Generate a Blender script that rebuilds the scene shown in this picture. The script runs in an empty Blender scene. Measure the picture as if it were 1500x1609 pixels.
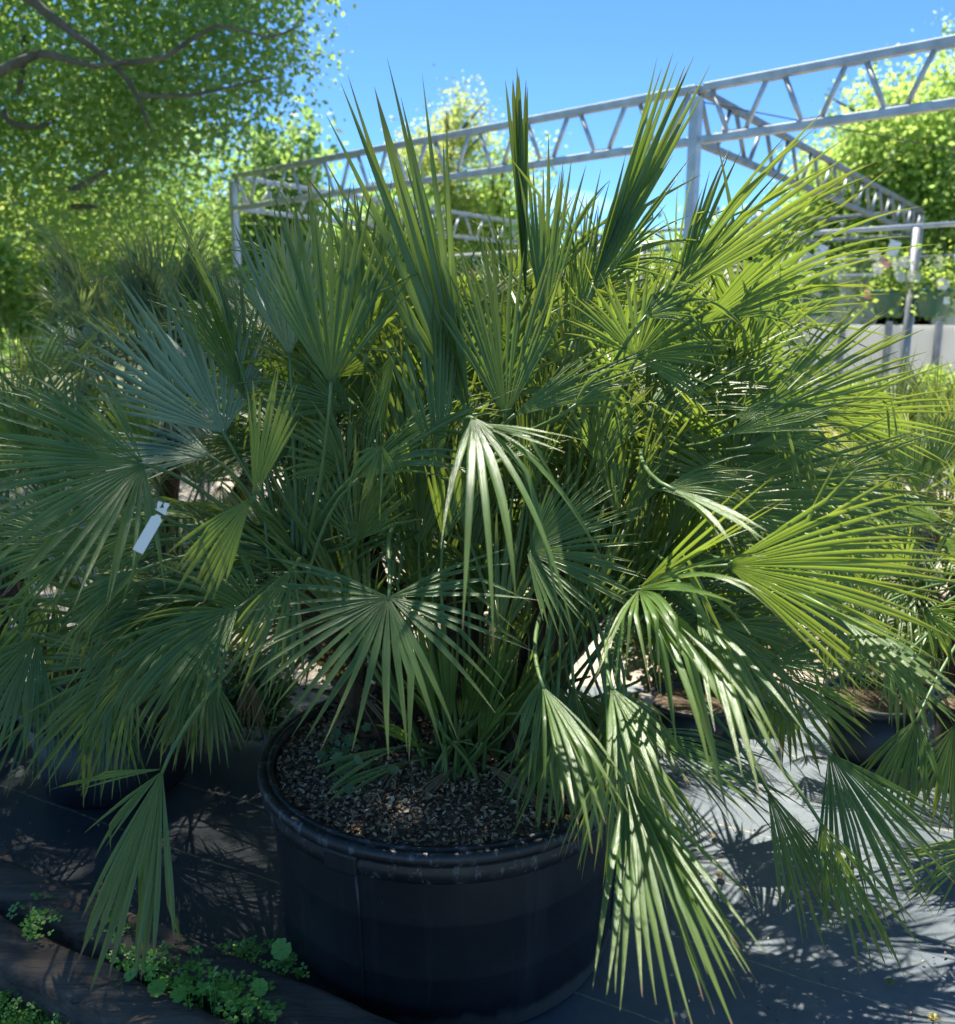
import bpy, math, random
import numpy as np
from mathutils import Vector, Matrix, noise
C = bpy.context.scene.collection
SC = bpy.context.scene
R = math.radians
# ---------------------------------------------------------------- camera, sky, sun, exposure
PITCH = R(12.2); HC = 1.6; FPX = 1400.0
cam = bpy.data.objects.new('camera', bpy.data.cameras.new('camera')); C.objects.link(cam); SC.camera = cam
cam.location = (0, 0, HC); cam.rotation_euler = (R(90) - PITCH, 0, 0)
cam.data.sensor_fit = 'HORIZONTAL'; cam.data.sensor_width = 36; cam.data.lens = 36 * FPX / 1500
cam.data.clip_start = .05; cam.data.clip_end = 600
cam.data.dof.use_dof = True; cam.data.dof.focus_distance = 1.95; cam.data.dof.aperture_fstop = 4.0
SUN_EL = R(66); SUN_AZ = R(-16)          # azimuth clockwise from +Y (the view direction)
w = bpy.data.worlds.new('World'); SC.world = w; w.use_nodes = True
nt = w.node_tree; nt.nodes.clear()
sky = nt.nodes.new('ShaderNodeTexSky'); sky.sky_type = 'NISHITA'; sky.sun_disc = False
sky.sun_elevation = SUN_EL; sky.sun_rotation = SUN_AZ; sky.air_density = 1.0; sky.dust_density = 0.0; sky.ozone_density = 3.0; sky.altitude = 5000
bg = nt.nodes.new('ShaderNodeBackground'); bg.inputs[1].default_value = 0.10
tc = nt.nodes.new('ShaderNodeTexCoord'); mp = nt.nodes.new('ShaderNodeMapping'); mp.inputs['Scale'].default_value = (1, 1, 3.2)
nz = nt.nodes.new('ShaderNodeTexNoise'); nz.inputs['Scale'].default_value = 3.1; nz.inputs['Detail'].default_value = 7
cr = nt.nodes.new('ShaderNodeValToRGB'); cr.color_ramp.elements[0].position = .56; cr.color_ramp.elements[1].position = .74
cr.color_ramp.elements[0].color = (0, 0, 0, 1); cr.color_ramp.elements[1].color = (.55, .55, .55, 1)
mx = nt.nodes.new('ShaderNodeMix'); mx.data_type = 'RGBA'; mx.inputs[7].default_value = (6.5, 7.2, 8.0, 1)
out = nt.nodes.new('ShaderNodeOutputWorld')
L_ = nt.links.new
sz = nt.nodes.new('ShaderNodeSeparateXYZ'); zr_ = nt.nodes.new('ShaderNodeMapRange'); zr_.inputs[1].default_value = .12; zr_.inputs[2].default_value = .24; zr_.inputs[3].default_value = 1; zr_.inputs[4].default_value = 0
ml_ = nt.nodes.new('ShaderNodeMath'); ml_.operation = 'MULTIPLY'
L_(tc.outputs['Generated'], sz.inputs[0]); L_(sz.outputs[2], zr_.inputs[0])
L_(tc.outputs['Generated'], mp.inputs[0]); L_(mp.outputs[0], nz.inputs['Vector']); L_(nz.outputs[0], ml_.inputs[0]); L_(zr_.outputs[0], ml_.inputs[1]); L_(ml_.outputs[0], cr.inputs[0])
tint = nt.nodes.new('ShaderNodeMix'); tint.data_type = 'RGBA'; tint.blend_type = 'MULTIPLY'; tint.inputs[0].default_value = 1; tint.inputs[7].default_value = (.56, .84, 1.02, 1)
L_(sky.outputs[0], tint.inputs[6])
L_(cr.outputs[0], mx.inputs[0]); L_(tint.outputs[2], mx.inputs[6]); L_(mx.outputs[2], bg.inputs[0]); L_(bg.outputs[0], out.inputs[0])
sl = bpy.data.lights.new('sun', 'SUN'); sl.energy = 5.0; sl.angle = R(.5); sl.color = (1, .94, .84)
sun = bpy.data.objects.new('sun', sl); C.objects.link(sun)
sd = Vector((math.sin(SUN_AZ) * math.cos(SUN_EL), math.cos(SUN_AZ) * math.cos(SUN_EL), math.sin(SUN_EL)))
sun.rotation_euler = sd.to_track_quat('Z', 'Y').to_euler()
SC.view_settings.view_transform = 'Standard'; SC.view_settings.look = 'None'
SC.view_settings.exposure = 1.5; SC.view_settings.gamma = 1
SC.cycles.max_bounces = 10; SC.cycles.transparent_max_bounces = 8; SC.cycles.transmission_bounces = 8
SC.cycles.use_denoising = True

# ---------------------------------------------------------------- helpers
CAM = Vector((0, 0, HC))
def ray(px, py):
    a = (px - 750) / FPX; b = -(py - 804.5) / FPX
    return Vector((a, math.cos(PITCH) + b * math.sin(PITCH), -math.sin(PITCH) + b * math.cos(PITCH)))
def at(px, py, Y):
    d = ray(px, py); return CAM + d * (Y / d.y)
def atz(px, py, z):
    d = ray(px, py); return CAM + d * ((z - HC) / d.z)
def tag(o, label=None, cat=None, group=None, kind=None):
    if label: o['label'] = label
    if cat: o['category'] = cat
    if group: o['group'] = group
    if kind: o['kind'] = kind
    return o
def link(name, me, parent=None, loc=None):
    o = bpy.data.objects.new(name, me); C.objects.link(o)
    if parent: o.parent = parent
    if loc is not None: o.location = loc
    return o
def empty(name, loc=(0, 0, 0), rz=0):
    o = bpy.data.objects.new(name, None); C.objects.link(o); o.location = loc; o.rotation_euler = (0, 0, rz)
    o.empty_display_size = .1; return o
def mesh(name, V, F, mat, smooth=False, cols=None):
    me = bpy.data.meshes.new(name); me.from_pydata([tuple(v) for v in V], [], F)
    me.materials.append(mat)
    if smooth: me.polygons.foreach_set('use_smooth', [True] * len(me.polygons))
    if cols is not None:
        ca = me.color_attributes.new('tone', 'FLOAT_COLOR', 'POINT')
        ca.data.foreach_set('color', np.array(cols, dtype=np.float32).ravel())
    me.update(); return me
def quads(name, P, mat):
    """P: (n,4,3) array of separate quads -> one mesh, fast"""
    n = len(P); me = bpy.data.meshes.new(name)
    me.vertices.add(4 * n); me.vertices.foreach_set('co', np.ascontiguousarray(P, dtype=np.float32).ravel())
    me.loops.add(4 * n); me.loops.foreach_set('vertex_index', np.arange(4 * n, dtype=np.int32))
    me.polygons.add(n); me.polygons.foreach_set('loop_start', np.arange(0, 4 * n, 4, dtype=np.int32))
    me.polygons.foreach_set('loop_total', np.full(n, 4, dtype=np.int32))
    me.materials.append(mat); me.update(); me.validate(); return me
class MB:
    def __init__(s): s.V = []; s.F = []
    def add(s, V, F):
        k = len(s.V); s.V += [tuple(v) for v in V]; s.F += [tuple(i + k for i in f) for f in F]
    def box(s, c, d, rot=None):
        c = Vector(c); V = []
        for x in (-.5, .5):
            for y in (-.5, .5):
                for z in (-.5, .5):
                    v = Vector((x * d[0], y * d[1], z * d[2]))
                    if rot is not None: v = rot @ v
                    V.append(c + v)
        s.add(V, [(0, 1, 3, 2), (4, 6, 7, 5), (0, 4, 5, 1), (2, 3, 7, 6), (0, 2, 6, 4), (1, 5, 7, 3)])
    def bar(s, a, b, w_, h_=None, up=(0, 0, 1)):
        a = Vector(a); b = Vector(b); d = (b - a); l = d.length; d.normalize(); u = Vector(up)
        if abs(d.dot(u)) > .98: u = Vector((0, 1, 0))
        sx = d.cross(u).normalized(); uz = sx.cross(d).normalized()
        rot = Matrix((sx, d, uz)).transposed(); s.box((a + b) / 2, (w_, l, h_ or w_), rot)
    def tube(s, pts, rad, n=8, cap=True):
        pts = [Vector(p) for p in pts]; m = len(pts); V = []; F = []
        rr = rad if hasattr(rad, '__len__') else [rad] * m
        ref = None
        for i, p in enumerate(pts):
            d = (pts[min(i + 1, m - 1)] - pts[max(i - 1, 0)]).normalized()
            if ref is None: ref = Vector((0, 0, 1)) if abs(d.z) < .9 else Vector((1, 0, 0))
            x = d.cross(ref).normalized(); y = x.cross(d).normalized(); ref = y
            for k in range(n):
                t = 2 * math.pi * k / n; V.append(p + (x * math.cos(t) + y * math.sin(t)) * rr[i])
        for i in range(m - 1):
            for k in range(n):
                a = i * n + k; b = i * n + (k + 1) % n; F.append((a, b, b + n, a + n))
        if cap: F.append(tuple(range(n - 1, -1, -1))); F.append(tuple((m - 1) * n + k for k in range(n)))
        s.add(V, F)
    def lathe(s, prof, c=(0, 0, 0), n=64, close=False, wob=0):
        V = []; F = []; m = len(prof)
        for i in range(n):
            t = 2 * math.pi * i / n
            for r, z in prof:
                r2 = r * (1 + wob * math.sin(2 * t + 1)); V.append((c[0] + r2 * math.cos(t), c[1] + r2 * math.sin(t), c[2] + z))
        for i in range(n):
            j = (i + 1) % n
            for k in range(m - 1): F.append((i * m + k, j * m + k, j * m + k + 1, i * m + k + 1))
        s.add(V, F)
    def obj(s, name, mat, parent=None, loc=None, smooth=False):
        return link(name, mesh(name, s.V, s.F, mat, smooth), parent, loc)

# ---------------------------------------------------------------- materials
def mat(name):
    m = bpy.data.materials.new(name); m.use_nodes = True; nt = m.node_tree
    return m, nt, nt.nodes['Principled BSDF']
def N(nt, t, **k):
    n = nt.nodes.new(t)
    for a, b in k.items():
        if a in n.inputs: n.inputs[a].default_value = b
        else: setattr(n, a, b)
    return n
def ramp(nt, fac, stops):
    r = nt.nodes.new('ShaderNodeValToRGB'); e = r.color_ramp.elements
    while len(e) < len(stops): e.new(.5)
    for i, (p, c) in enumerate(stops): e[i].position = p; e[i].color = (*c, 1)
    nt.links.new(fac, r.inputs[0]); return r.outputs[0]
def mixc(nt, f, a, b, blend='MIX'):
    m = nt.nodes.new('ShaderNodeMix'); m.data_type = 'RGBA'; m.blend_type = blend
    for i, v in ((0, f), (6, a), (7, b)):
        if hasattr(v, 'node'): nt.links.new(v, m.inputs[i])
        else: m.inputs[i].default_value = v if i == 0 else (*v, 1)
    return m.outputs[2]
def obn(nt, scale, detail=5, vec='Object', sc3=None, rough=.6):
    t = nt.nodes.new('ShaderNodeTexCoord'); n = nt.nodes.new('ShaderNodeTexNoise'); n.inputs['Scale'].default_value = scale
    n.inputs['Detail'].default_value = detail; n.inputs['Roughness'].default_value = rough; o = t.outputs[vec]
    if sc3:
        mm = nt.nodes.new('ShaderNodeMapping'); mm.inputs['Scale'].default_value = sc3; nt.links.new(o, mm.inputs[0]); o = mm.outputs[0]
    nt.links.new(o, n.inputs['Vector']); return n.outputs[0]
def bump(nt, bs, h, strength=.4, dist=.01):
    b = nt.nodes.new('ShaderNodeBump'); b.inputs['Strength'].default_value = strength; b.inputs['Distance'].default_value = dist
    nt.links.new(h, b.inputs['Height']); nt.links.new(b.outputs[0], bs.inputs['Normal'])
def noisy(name, stops, scale=8, rough=.8, metal=0, bs_=.3, bd=.01, vec='Object', sc3=None, spec=.5, fine=None):
    m, nt, b = mat(name); n = obn(nt, scale, 8, vec, sc3); c = ramp(nt, n, stops)
    nt.links.new(c, b.inputs['Base Color']); b.inputs['Roughness'].default_value = rough; b.inputs['Metallic'].default_value = metal
    b.inputs['Specular IOR Level'].default_value = spec
    h = obn(nt, fine, 6, vec, sc3) if fine else n
    if bs_: bump(nt, b, h, bs_, bd)
    return m
def leafy(name, refl, refl2, trans, tfac=.42, rough=.38, under=None, tips=True, island=False, spec=.5):
    m, nt, b = mat(name)
    if island:
        g = nt.nodes.new('ShaderNodeNewGeometry'); rnd = g.outputs['Random Per Island']
    else:
        o = nt.nodes.new('ShaderNodeObjectInfo'); at_ = N(nt, 'ShaderNodeAttribute', attribute_name='tone')
        sp = nt.nodes.new('ShaderNodeSeparateColor'); nt.links.new(at_.outputs['Color'], sp.inputs[0])
        ad = N(nt, 'ShaderNodeMath', operation='MULTIPLY_ADD'); nt.links.new(o.outputs['Random'], ad.inputs[0]); ad.inputs[1].default_value = .62
        m2 = N(nt, 'ShaderNodeMath', operation='MULTIPLY'); nt.links.new(sp.outputs[1], m2.inputs[0]); m2.inputs[1].default_value = .38
        nt.links.new(m2.outputs[0], ad.inputs[2]); rnd = ad.outputs[0]
    c = mixc(nt, rnd, refl, refl2)
    tr = mixc(nt, rnd, trans, tuple(x * k for x, k in zip(trans, (1.35, 1.12, .8))))
    if not island:
        # long fibres along the blade and a pale midrib, by blade coordinate
        if under:
            g = nt.nodes.new('ShaderNodeNewGeometry'); c = mixc(nt, g.outputs['Backfacing'], c, under)
        wv = N(nt, 'ShaderNodeTexNoise', Scale=90.0, Detail=2.0)
        mp_ = nt.nodes.new('ShaderNodeMapping'); mp_.inputs['Scale'].default_value = (.25, 1, 1)
        cb = nt.nodes.new('ShaderNodeCombineXYZ'); nt.links.new(sp.outputs[0], cb.inputs[0]); nt.links.new(sp.outputs[2], cb.inputs[1]); nt.links.new(sp.outputs[1], cb.inputs[2])
        nt.links.new(cb.outputs[0], mp_.inputs[0]); nt.links.new(mp_.outputs[0], wv.inputs['Vector'])
        wv.inputs['Scale'].default_value = 22
        fb = ramp(nt, wv.outputs[0], [(.3, (.6, .64, .6)), (.7, (1.25, 1.2, 1.1))])
        c = mixc(nt, 1.0, c, fb, 'MULTIPLY'); tr = mixc(nt, 1.0, tr, fb, 'MULTIPLY')
        rb_ = ramp(nt, sp.outputs[2], [(0, (1.12, 1.12, 1.0)), (.10, (1, 1, 1)), (.42, (1, 1, 1)), (.5, (.68, .74, .68)), (.58, (1, 1, 1)), (.90, (1, 1, 1)), (1, (1.12, 1.12, 1.0))])
        c = mixc(nt, 1.0, c, rb_, 'MULTIPLY'); tr = mixc(nt, 1.0, tr, rb_, 'MULTIPLY')
        ag = ramp(nt, obn(nt, 16, 7, rough=.75), [(.62, (0, 0, 0)), (.74, (.75, .75, .75))])      # yellowed and scorched patches
        c = mixc(nt, ag, c, (.17, .17, .05)); tr = mixc(nt, ag, tr, (.42, .40, .08))
        sc_ = ramp(nt, obn(nt, 55, 6, rough=.8), [(.70, (0, 0, 0)), (.73, (1, 1, 1))])
        c = mixc(nt, sc_, c, (.16, .11, .06)); tr = mixc(nt, sc_, tr, (.12, .08, .03))
        if tips:
            tw = N(nt, 'ShaderNodeMath', operation='MULTIPLY_ADD'); nt.links.new(sp.outputs[1], tw.inputs[0]); tw.inputs[1].default_value = .10
            nt.links.new(sp.outputs[0], tw.inputs[2])
            f1 = ramp(nt, tw.outputs[0], [(.55, (0, 0, 0)), (.97, (.45, .45, .45))])
            c = mixc(nt, f1, c, (.13, .15, .03)); tr = mixc(nt, f1, tr, (.38, .36, .04))
            f2 = ramp(nt, tw.outputs[0], [(1.0, (0, 0, 0)), (1.0, (1, 1, 1))])
            f3 = N(nt, 'ShaderNodeMath', operation='GREATER_THAN'); nt.links.new(tw.outputs[0], f3.inputs[0]); f3.inputs[1].default_value = 1.035
            c = mixc(nt, f3.outputs[0], c, (.22, .15, .08)); tr = mixc(nt, f3.outputs[0], tr, (.3, .2, .08))
        bump(nt, b, wv.outputs[0], .35, .002)
    nt.links.new(c, b.inputs['Base Color']); b.inputs['Roughness'].default_value = rough; b.inputs['Specular IOR Level'].default_value = spec
    t = nt.nodes.new('ShaderNodeBsdfTranslucent'); nt.links.new(tr, t.inputs[0])
    mxs = nt.nodes.new('ShaderNodeMixShader'); mxs.inputs[0].default_value = tfac
    nt.links.new(b.outputs[0], mxs.inputs[1]); nt.links.new(t.outputs[0], mxs.inputs[2])
    nt.links.new(mxs.outputs[0], nt.nodes['Material Output'].inputs[0]); return m

M = {}
M['palm'] = leafy('palm_leaf', (.085, .158, .045), (.130, .222, .064), (.31, .49, .06), .33, .32, under=(.14, .195, .10), spec=.55)
M['blue'] = leafy('blue_palm_leaf', (.22, .31, .21), (.30, .40, .28), (.28, .44, .16), .30, .30, under=(.09, .14, .11))
M['pale'] = leafy('pale_palm_leaf', (.10, .17, .07), (.14, .21, .09), (.28, .40, .08), .42, .4)
M['dead'] = leafy('dry_palm_leaf', (.16, .12, .07), (.24, .17, .09), (.26, .18, .06), .3, .6, tips=False)
M['petiole'] = noisy('petiole', [(.3, (.06, .12, .03)), (.7, (.13, .20, .06))], 12, .45, bs_=.1)
M['petiole_pale'] = noisy('petiole_pale', [(.3, (.12, .17, .09)), (.7, (.25, .27, .16))], 12, .45, bs_=.1)
M['trunk'] = noisy('palm_trunk_fibre', [(.25, (.02, .013, .008)), (.5, (.075, .045, .025)), (.75, (.17, .11, .06))], 22, .95, bs_=1, bd=.03, sc3=(1, 1, .35), fine=60)
M['bark'] = noisy('tree_bark', [(.3, (.05, .042, .028)), (.7, (.17, .15, .105))], 5, .9, bs_=.8, bd=.03, sc3=(1, 1, .3), fine=18)
M['bark2'] = noisy('pale_bark', [(.3, (.16, .13, .10)), (.7, (.34, .29, .23))], 5, .9, bs_=.6, bd=.02, fine=18)
M['tree'] = leafy('tree_foliage', (.11, .20, .07), (.18, .29, .11), (.36, .60, .16), .46, .5, island=True)
M['tree_yellow'] = leafy('yellow_tree_foliage', (.17, .24, .06), (.28, .33, .10), (.56, .70, .18), .5, .55, island=True)
M['tree_right'] = leafy('fresh_tree_foliage', (.17, .27, .07), (.26, .36, .11), (.50, .74, .20), .52, .55, island=True)
M['shrub'] = leafy('shrub_foliage', (.10, .19, .05), (.19, .30, .08), (.44, .64, .12), .5, .5, island=True)
M['shrub_yellow'] = leafy('yellow_shrub_foliage', (.25, .28, .03), (.40, .38, .05), (.70, .70, .08), .5, .5, island=True)
M['dark_shrub'] = leafy('dark_shrub_foliage', (.03, .085, .03), (.06, .13, .045), (.12, .22, .04), .35, .4, island=True)
M['olive'] = leafy('olive_shrub_foliage', (.07, .09, .05), (.15, .18, .11), (.2, .26, .1), .35, .5, island=True)
M['weed'] = leafy('weed_leaf', (.12, .32, .045), (.24, .46, .09), (.20, .45, .04), .4, .42, island=True)
M['grass'] = leafy('grass_blade', (.08, .19, .035), (.17, .28, .07), (.2, .4, .05), .4, .5, island=True)
M['petal_pink'] = leafy('pink_petal', (.8, .22, .38), (.8, .40, .50), (.85, .4, .5), .35, .5, island=True)
M['petal_white'] = leafy('white_petal', (.75, .72, .68), (.8, .8, .78), (.8, .78, .7), .35, .5, island=True)
M['petal_yellow'] = leafy('yellow_petal', (.6, .6, .2), (.7, .68, .3), (.8, .6, .05), .35, .5, island=True)
M['steel'] = noisy('galvanised_steel', [(.35, (.40, .42, .45)), (.65, (.56, .58, .60))], 9, .5, .55, bs_=.1, bd=.003)
M['steel_dark'] = noisy('weathered_steel', [(.35, (.20, .215, .235)), (.65, (.30, .32, .34))], 9, .55, .5, bs_=.1, bd=.003)
M['green_pot'] = noisy('dark_green_plastic', [(.3, (.02, .10, .07)), (.7, (.03, .13, .09))], 5, .4, bs_=.02)
M['black_pot'] = noisy('black_nursery_plastic', [(.3, (.008, .008, .009)), (.7, (.03, .03, .032))], 6, .45, bs_=.05)
M['tag'] = noisy('white_tag_plastic', [(.3, (.72, .74, .76)), (.7, (.8, .8, .8))], 6, .35, bs_=.01)
M['soil'] = noisy('potting_soil', [(.3, (.06, .042, .026)), (.55, (.16, .112, .07)), (.8, (.28, .205, .135))], 30, .95, bs_=1, bd=.02, fine=90)
M['dirt'] = noisy('dirt', [(.3, (.03, .024, .016)), (.7, (.11, .085, .055))], 6, .95, bs_=.8, bd=.02, fine=50)
M['poly'] = noisy('white_greenhouse_film', [(.35, (.62, .63, .63)), (.65, (.8, .8, .78))], 1.5, .45, bs_=.25, bd=.03)
M['panel'] = noisy('weathered_wall_panel', [(.3, (.50, .50, .47)), (.5, (.70, .70, .68)), (.7, (.82, .82, .80))], 1.3, .6, bs_=.2, bd=.01)
for k_ in ('panel', 'poly'):      # thin translucent sheeting lets the light through
    nt_ = M[k_].node_tree; b_ = nt_.nodes['Principled BSDF']; t_ = nt_.nodes.new('ShaderNodeBsdfTranslucent'); t_.inputs[0].default_value = (.8, .8, .77, 1); x_ = nt_.nodes.new('ShaderNodeMixShader'); x_.inputs[0].default_value = .55
    nt_.links.new(b_.outputs[0], x_.inputs[1]); nt_.links.new(t_.outputs[0], x_.inputs[2]); nt_.links.new(x_.outputs[0], nt_.nodes['Material Output'].inputs[0])
M['wire'] = noisy('dark_wire', [(.3, (.03, .03, .03)), (.7, (.06, .06, .06))], 9, .5, .6, bs_=0)
M['berry'] = noisy('palm_fruit', [(.3, (.25, .12, .02)), (.7, (.45, .25, .04))], 30, .4, bs_=0)
M['plank'] = noisy('grey_plank', [(.3, (.16, .14, .12)), (.7, (.34, .31, .27))], 9, .85, bs_=.5, sc3=(1, 1, .1))
def mk_chip():
    m, nt, b = mat('bark_chip'); g = nt.nodes.new('ShaderNodeNewGeometry')
    c = ramp(nt, g.outputs['Random Per Island'], [(0, (.07, .042, .022)), (.35, (.20, .125, .066)), (.62, (.37, .245, .135)), (.85, (.54, .39, .23)), (1, (.70, .56, .37))])
    c = mixc(nt, 1.0, c, ramp(nt, obn(nt, 60, 4), [(.3, (.6, .6, .6)), (.7, (1.1, 1.1, 1.1))]), 'MULTIPLY')
    nt.links.new(c, b.inputs['Base Color']); b.inputs['Roughness'].default_value = .85; return m
M['chip'] = mk_chip()
def mk_timber():
    m, nt, b = mat('old_railway_sleeper')
    c = ramp(nt, obn(nt, 7, 9, sc3=(.16, 3, 3), rough=.72), [(.30, (.03, .022, .015)), (.42, (.16, .122, .085)), (.58, (.31, .245, .175)), (.85, (.50, .43, .33))])
    st = ramp(nt, obn(nt, 2.3, 6), [(.35, (.45, .45, .45)), (.6, (1.05, 1, .97))])
    ck = ramp(nt, obn(nt, 5, 7, sc3=(.22, 5, 5), rough=.8), [(.36, (.12, .12, .12)), (.42, (1, 1, 1))]); c = mixc(nt, 1.0, c, ck, 'MULTIPLY')
    nt.links.new(mixc(nt, 1.0, c, st, 'MULTIPLY'), b.inputs['Base Color']); b.inputs['Roughness'].default_value = .9
    bump(nt, b, obn(nt, 13, 10, sc3=(.09, 4, 4), rough=.85), 1.0, .045); return m
M['timber'] = mk_timber()
def mk_tub(name='black_tub_plastic', sc_t=.66):
    m, nt, b = mat(name)
    base = ramp(nt, obn(nt, 3, 6), [(.3, (.006, .007, .009)), (.7, (.013, .015, .018))])
    # dusty runs down the wall, chalky scuffs and a dusty hem
    run = ramp(nt, obn(nt, 16, 8, sc3=(1, 1, .05), rough=.7), [(.56, (0, 0, 0)), (.78, (.2, .2, .2))])
    c = mixc(nt, run, base, (.10, .115, .12))
    scf = ramp(nt, obn(nt, 34, 9, sc3=(1, 1, .5), rough=.8), [(sc_t, (0, 0, 0)), (sc_t + .07, (.6, .6, .6))])
    c = mixc(nt, scf, c, (.16, .17, .17))
    t = nt.nodes.new('ShaderNodeTexCoord'); s = nt.nodes.new('ShaderNodeSeparateXYZ'); nt.links.new(t.outputs['Object'], s.inputs[0])
    n1 = obn(nt, 9, 8); ad = N(nt, 'ShaderNodeMath', operation='MULTIPLY_ADD'); nt.links.new(n1, ad.inputs[0]); ad.inputs[1].default_value = -.09; nt.links.new(s.outputs[2], ad.inputs[2])
    dust = ramp(nt, ad.outputs[0], [(0, (.6, .6, .6)), (.02, (0, 0, 0))])
    c = mixc(nt, dust, c, (.13, .12, .10))
    nt.links.new(c, b.inputs['Base Color'])
    rr = ramp(nt, obn(nt, 5, 6), [(.3, (.34, .34, .34)), (.7, (.55, .55, .55))]); nt.links.new(rr, b.inputs['Roughness'])
    bump(nt, b, obn(nt, 60, 5), .12, .004); return m
M['tub'] = mk_tub(); M['tub_rim'] = mk_tub('worn_tub_rim', .54)
CLOTH_A = R(-27)
def mk_cloth(name='woven_weed_cloth', k_=1.0):
    m, nt, b = mat(name)
    t = nt.nodes.new('ShaderNodeTexCoord'); mp_ = nt.nodes.new('ShaderNodeMapping'); mp_.inputs['Rotation'].default_value = (0, 0, -CLOTH_A)
    nt.links.new(t.outputs['Object'], mp_.inputs[0])
    wob = N(nt, 'ShaderNodeTexNoise', Scale=2.2, Detail=3.0); nt.links.new(mp_.outputs[0], wob.inputs['Vector'])
    s = nt.nodes.new('ShaderNodeSeparateXYZ'); nt.links.new(mp_.outputs[0], s.inputs[0])
    y = N(nt, 'ShaderNodeMath', operation='MULTIPLY_ADD'); nt.links.new(wob.outputs[0], y.inputs[0]); y.inputs[1].default_value = .05; nt.links.new(s.outputs[1], y.inputs[2])
    q = N(nt, 'ShaderNodeMath', operation='PINGPONG'); nt.links.new(y.outputs[0], q.inputs[0]); q.inputs[1].default_value = .15
    ln = ramp(nt, q.outputs[0], [(.0, (1, 1, 1)), (.0026, (.9, .9, .9)), (.0038, (0, 0, 0))])
    brk = ramp(nt, obn(nt, 45, 5), [(.38, (.15, .15, .15)), (.62, (.8, .8, .8))])
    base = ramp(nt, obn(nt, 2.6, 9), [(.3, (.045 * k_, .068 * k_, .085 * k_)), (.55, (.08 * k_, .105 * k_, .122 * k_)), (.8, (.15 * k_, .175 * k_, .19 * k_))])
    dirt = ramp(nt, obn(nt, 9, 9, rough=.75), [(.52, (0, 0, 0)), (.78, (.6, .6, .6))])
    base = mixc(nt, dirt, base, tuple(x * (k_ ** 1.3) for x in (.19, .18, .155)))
    c = mixc(nt, mixc(nt, 1.0, ln, brk, 'MULTIPLY'), base, (.50, .43, .20))
    nt.links.new(c, b.inputs['Base Color']); b.inputs['Roughness'].default_value = .5; b.inputs['Specular IOR Level'].default_value = .55
    w1 = N(nt, 'ShaderNodeTexWave', Scale=130.0); w2 = N(nt, 'ShaderNodeTexWave', Scale=130.0, bands_direction='Y')
    nt.links.new(mp_.outputs[0], w1.inputs[0]); nt.links.new(mp_.outputs[0], w2.inputs[0])
    mm = N(nt, 'ShaderNodeMath', operation='MULTIPLY'); nt.links.new(w1.outputs['Fac'], mm.inputs[0]); nt.links.new(w2.outputs['Fac'], mm.inputs[1])
    a2 = N(nt, 'ShaderNodeMath', operation='MULTIPLY_ADD'); nt.links.new(obn(nt, 12, 6), a2.inputs[0]); a2.inputs[1].default_value = 3; nt.links.new(mm.outputs[0], a2.inputs[2])
    bump(nt, b, a2.outputs[0], .3, .004); return m
M['cloth'] = mk_cloth()
M['cloth_dark'] = mk_cloth('darker_weed_cloth', .32)  # same woven cloth in a darker tone, for the left sheet
def mk_gravel():
    m, nt, b = mat('pale_gravel')
    v = N(nt, 'ShaderNodeTexVoronoi', Scale=55.0); t = nt.nodes.new('ShaderNodeTexCoord'); nt.links.new(t.outputs['Object'], v.inputs['Vector'])
    s = nt.nodes.new('ShaderNodeSeparateColor'); nt.links.new(v.outputs['Color'], s.inputs[0])
    c = ramp(nt, s.outputs[0], [(0, (.22, .18, .14)), (.5, (.38, .33, .27)), (1, (.55, .50, .42))])
    c = mixc(nt, ramp(nt, obn(nt, 2.5, 8), [(.4, (0, 0, 0)), (.7, (.5, .5, .5))]), c, (.25, .19, .13))
    nt.links.new(c, b.inputs['Base Color']); b.inputs['Roughness'].default_value = .9; bump(nt, b, v.outputs['Distance'], .8, .01); return m
M['gravel'] = mk_gravel()
M['ground'] = noisy('far_ground', [(.3, (.05, .07, .02)), (.6, (.12, .12, .05)), (.8, (.22, .19, .12))], .9, .95, bs_=.6, bd=.05, fine=12)

# ---------------------------------------------------------------- ground sheets
def sheet(name, x0, x1, y0, y1, step, z, amp, m, clip=None, seed=0):
    nx = max(2, int((x1 - x0) / step)); ny = max(2, int((y1 - y0) / step)); V = []; F = []
    for j in range(ny + 1):
        for i in range(nx + 1):
            x = x0 + (x1 - x0) * i / nx; y = y0 + (y1 - y0) * j / ny
            a = amp(x, y) if callable(amp) else amp
            n = noise.noise(Vector((x * 2.3, y * 2.3, seed))) * .6 + noise.noise(Vector((x * 7, y * 7, seed + 5))) * .4
            V.append((x, y, z + a * (n + .9)))
    for j in range(ny):
        for i in range(nx):
            k = j * (nx + 1) + i; F.append((k, k + 1, k + nx + 2, k + nx + 1))
    return tag(link(name, mesh(name, V, F, m, True)), kind='structure')
sheet('ground', -150, 150, -40, 260, 10, -.03, 0, M['ground'])
sheet('gravel_path', -6, 9, 3.2, 9.5, .25, -.012, .006, M['gravel'], seed=3)
def crumple(x, y):      # the cloth is rucked up behind the tub on the left
    d = math.hypot((x + .62) / .45, (y - 3.15) / .5); return .004 + .085 * max(0, 1 - d)
sheet('weed_cloth', -3.4, -.10, .55, 3.72, .035, .004, crumple, M['cloth_dark'])
sheet('weed_cloth', -.14, 4.2, .55, 3.72, .035, -.001, crumple, M['cloth'])

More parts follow.
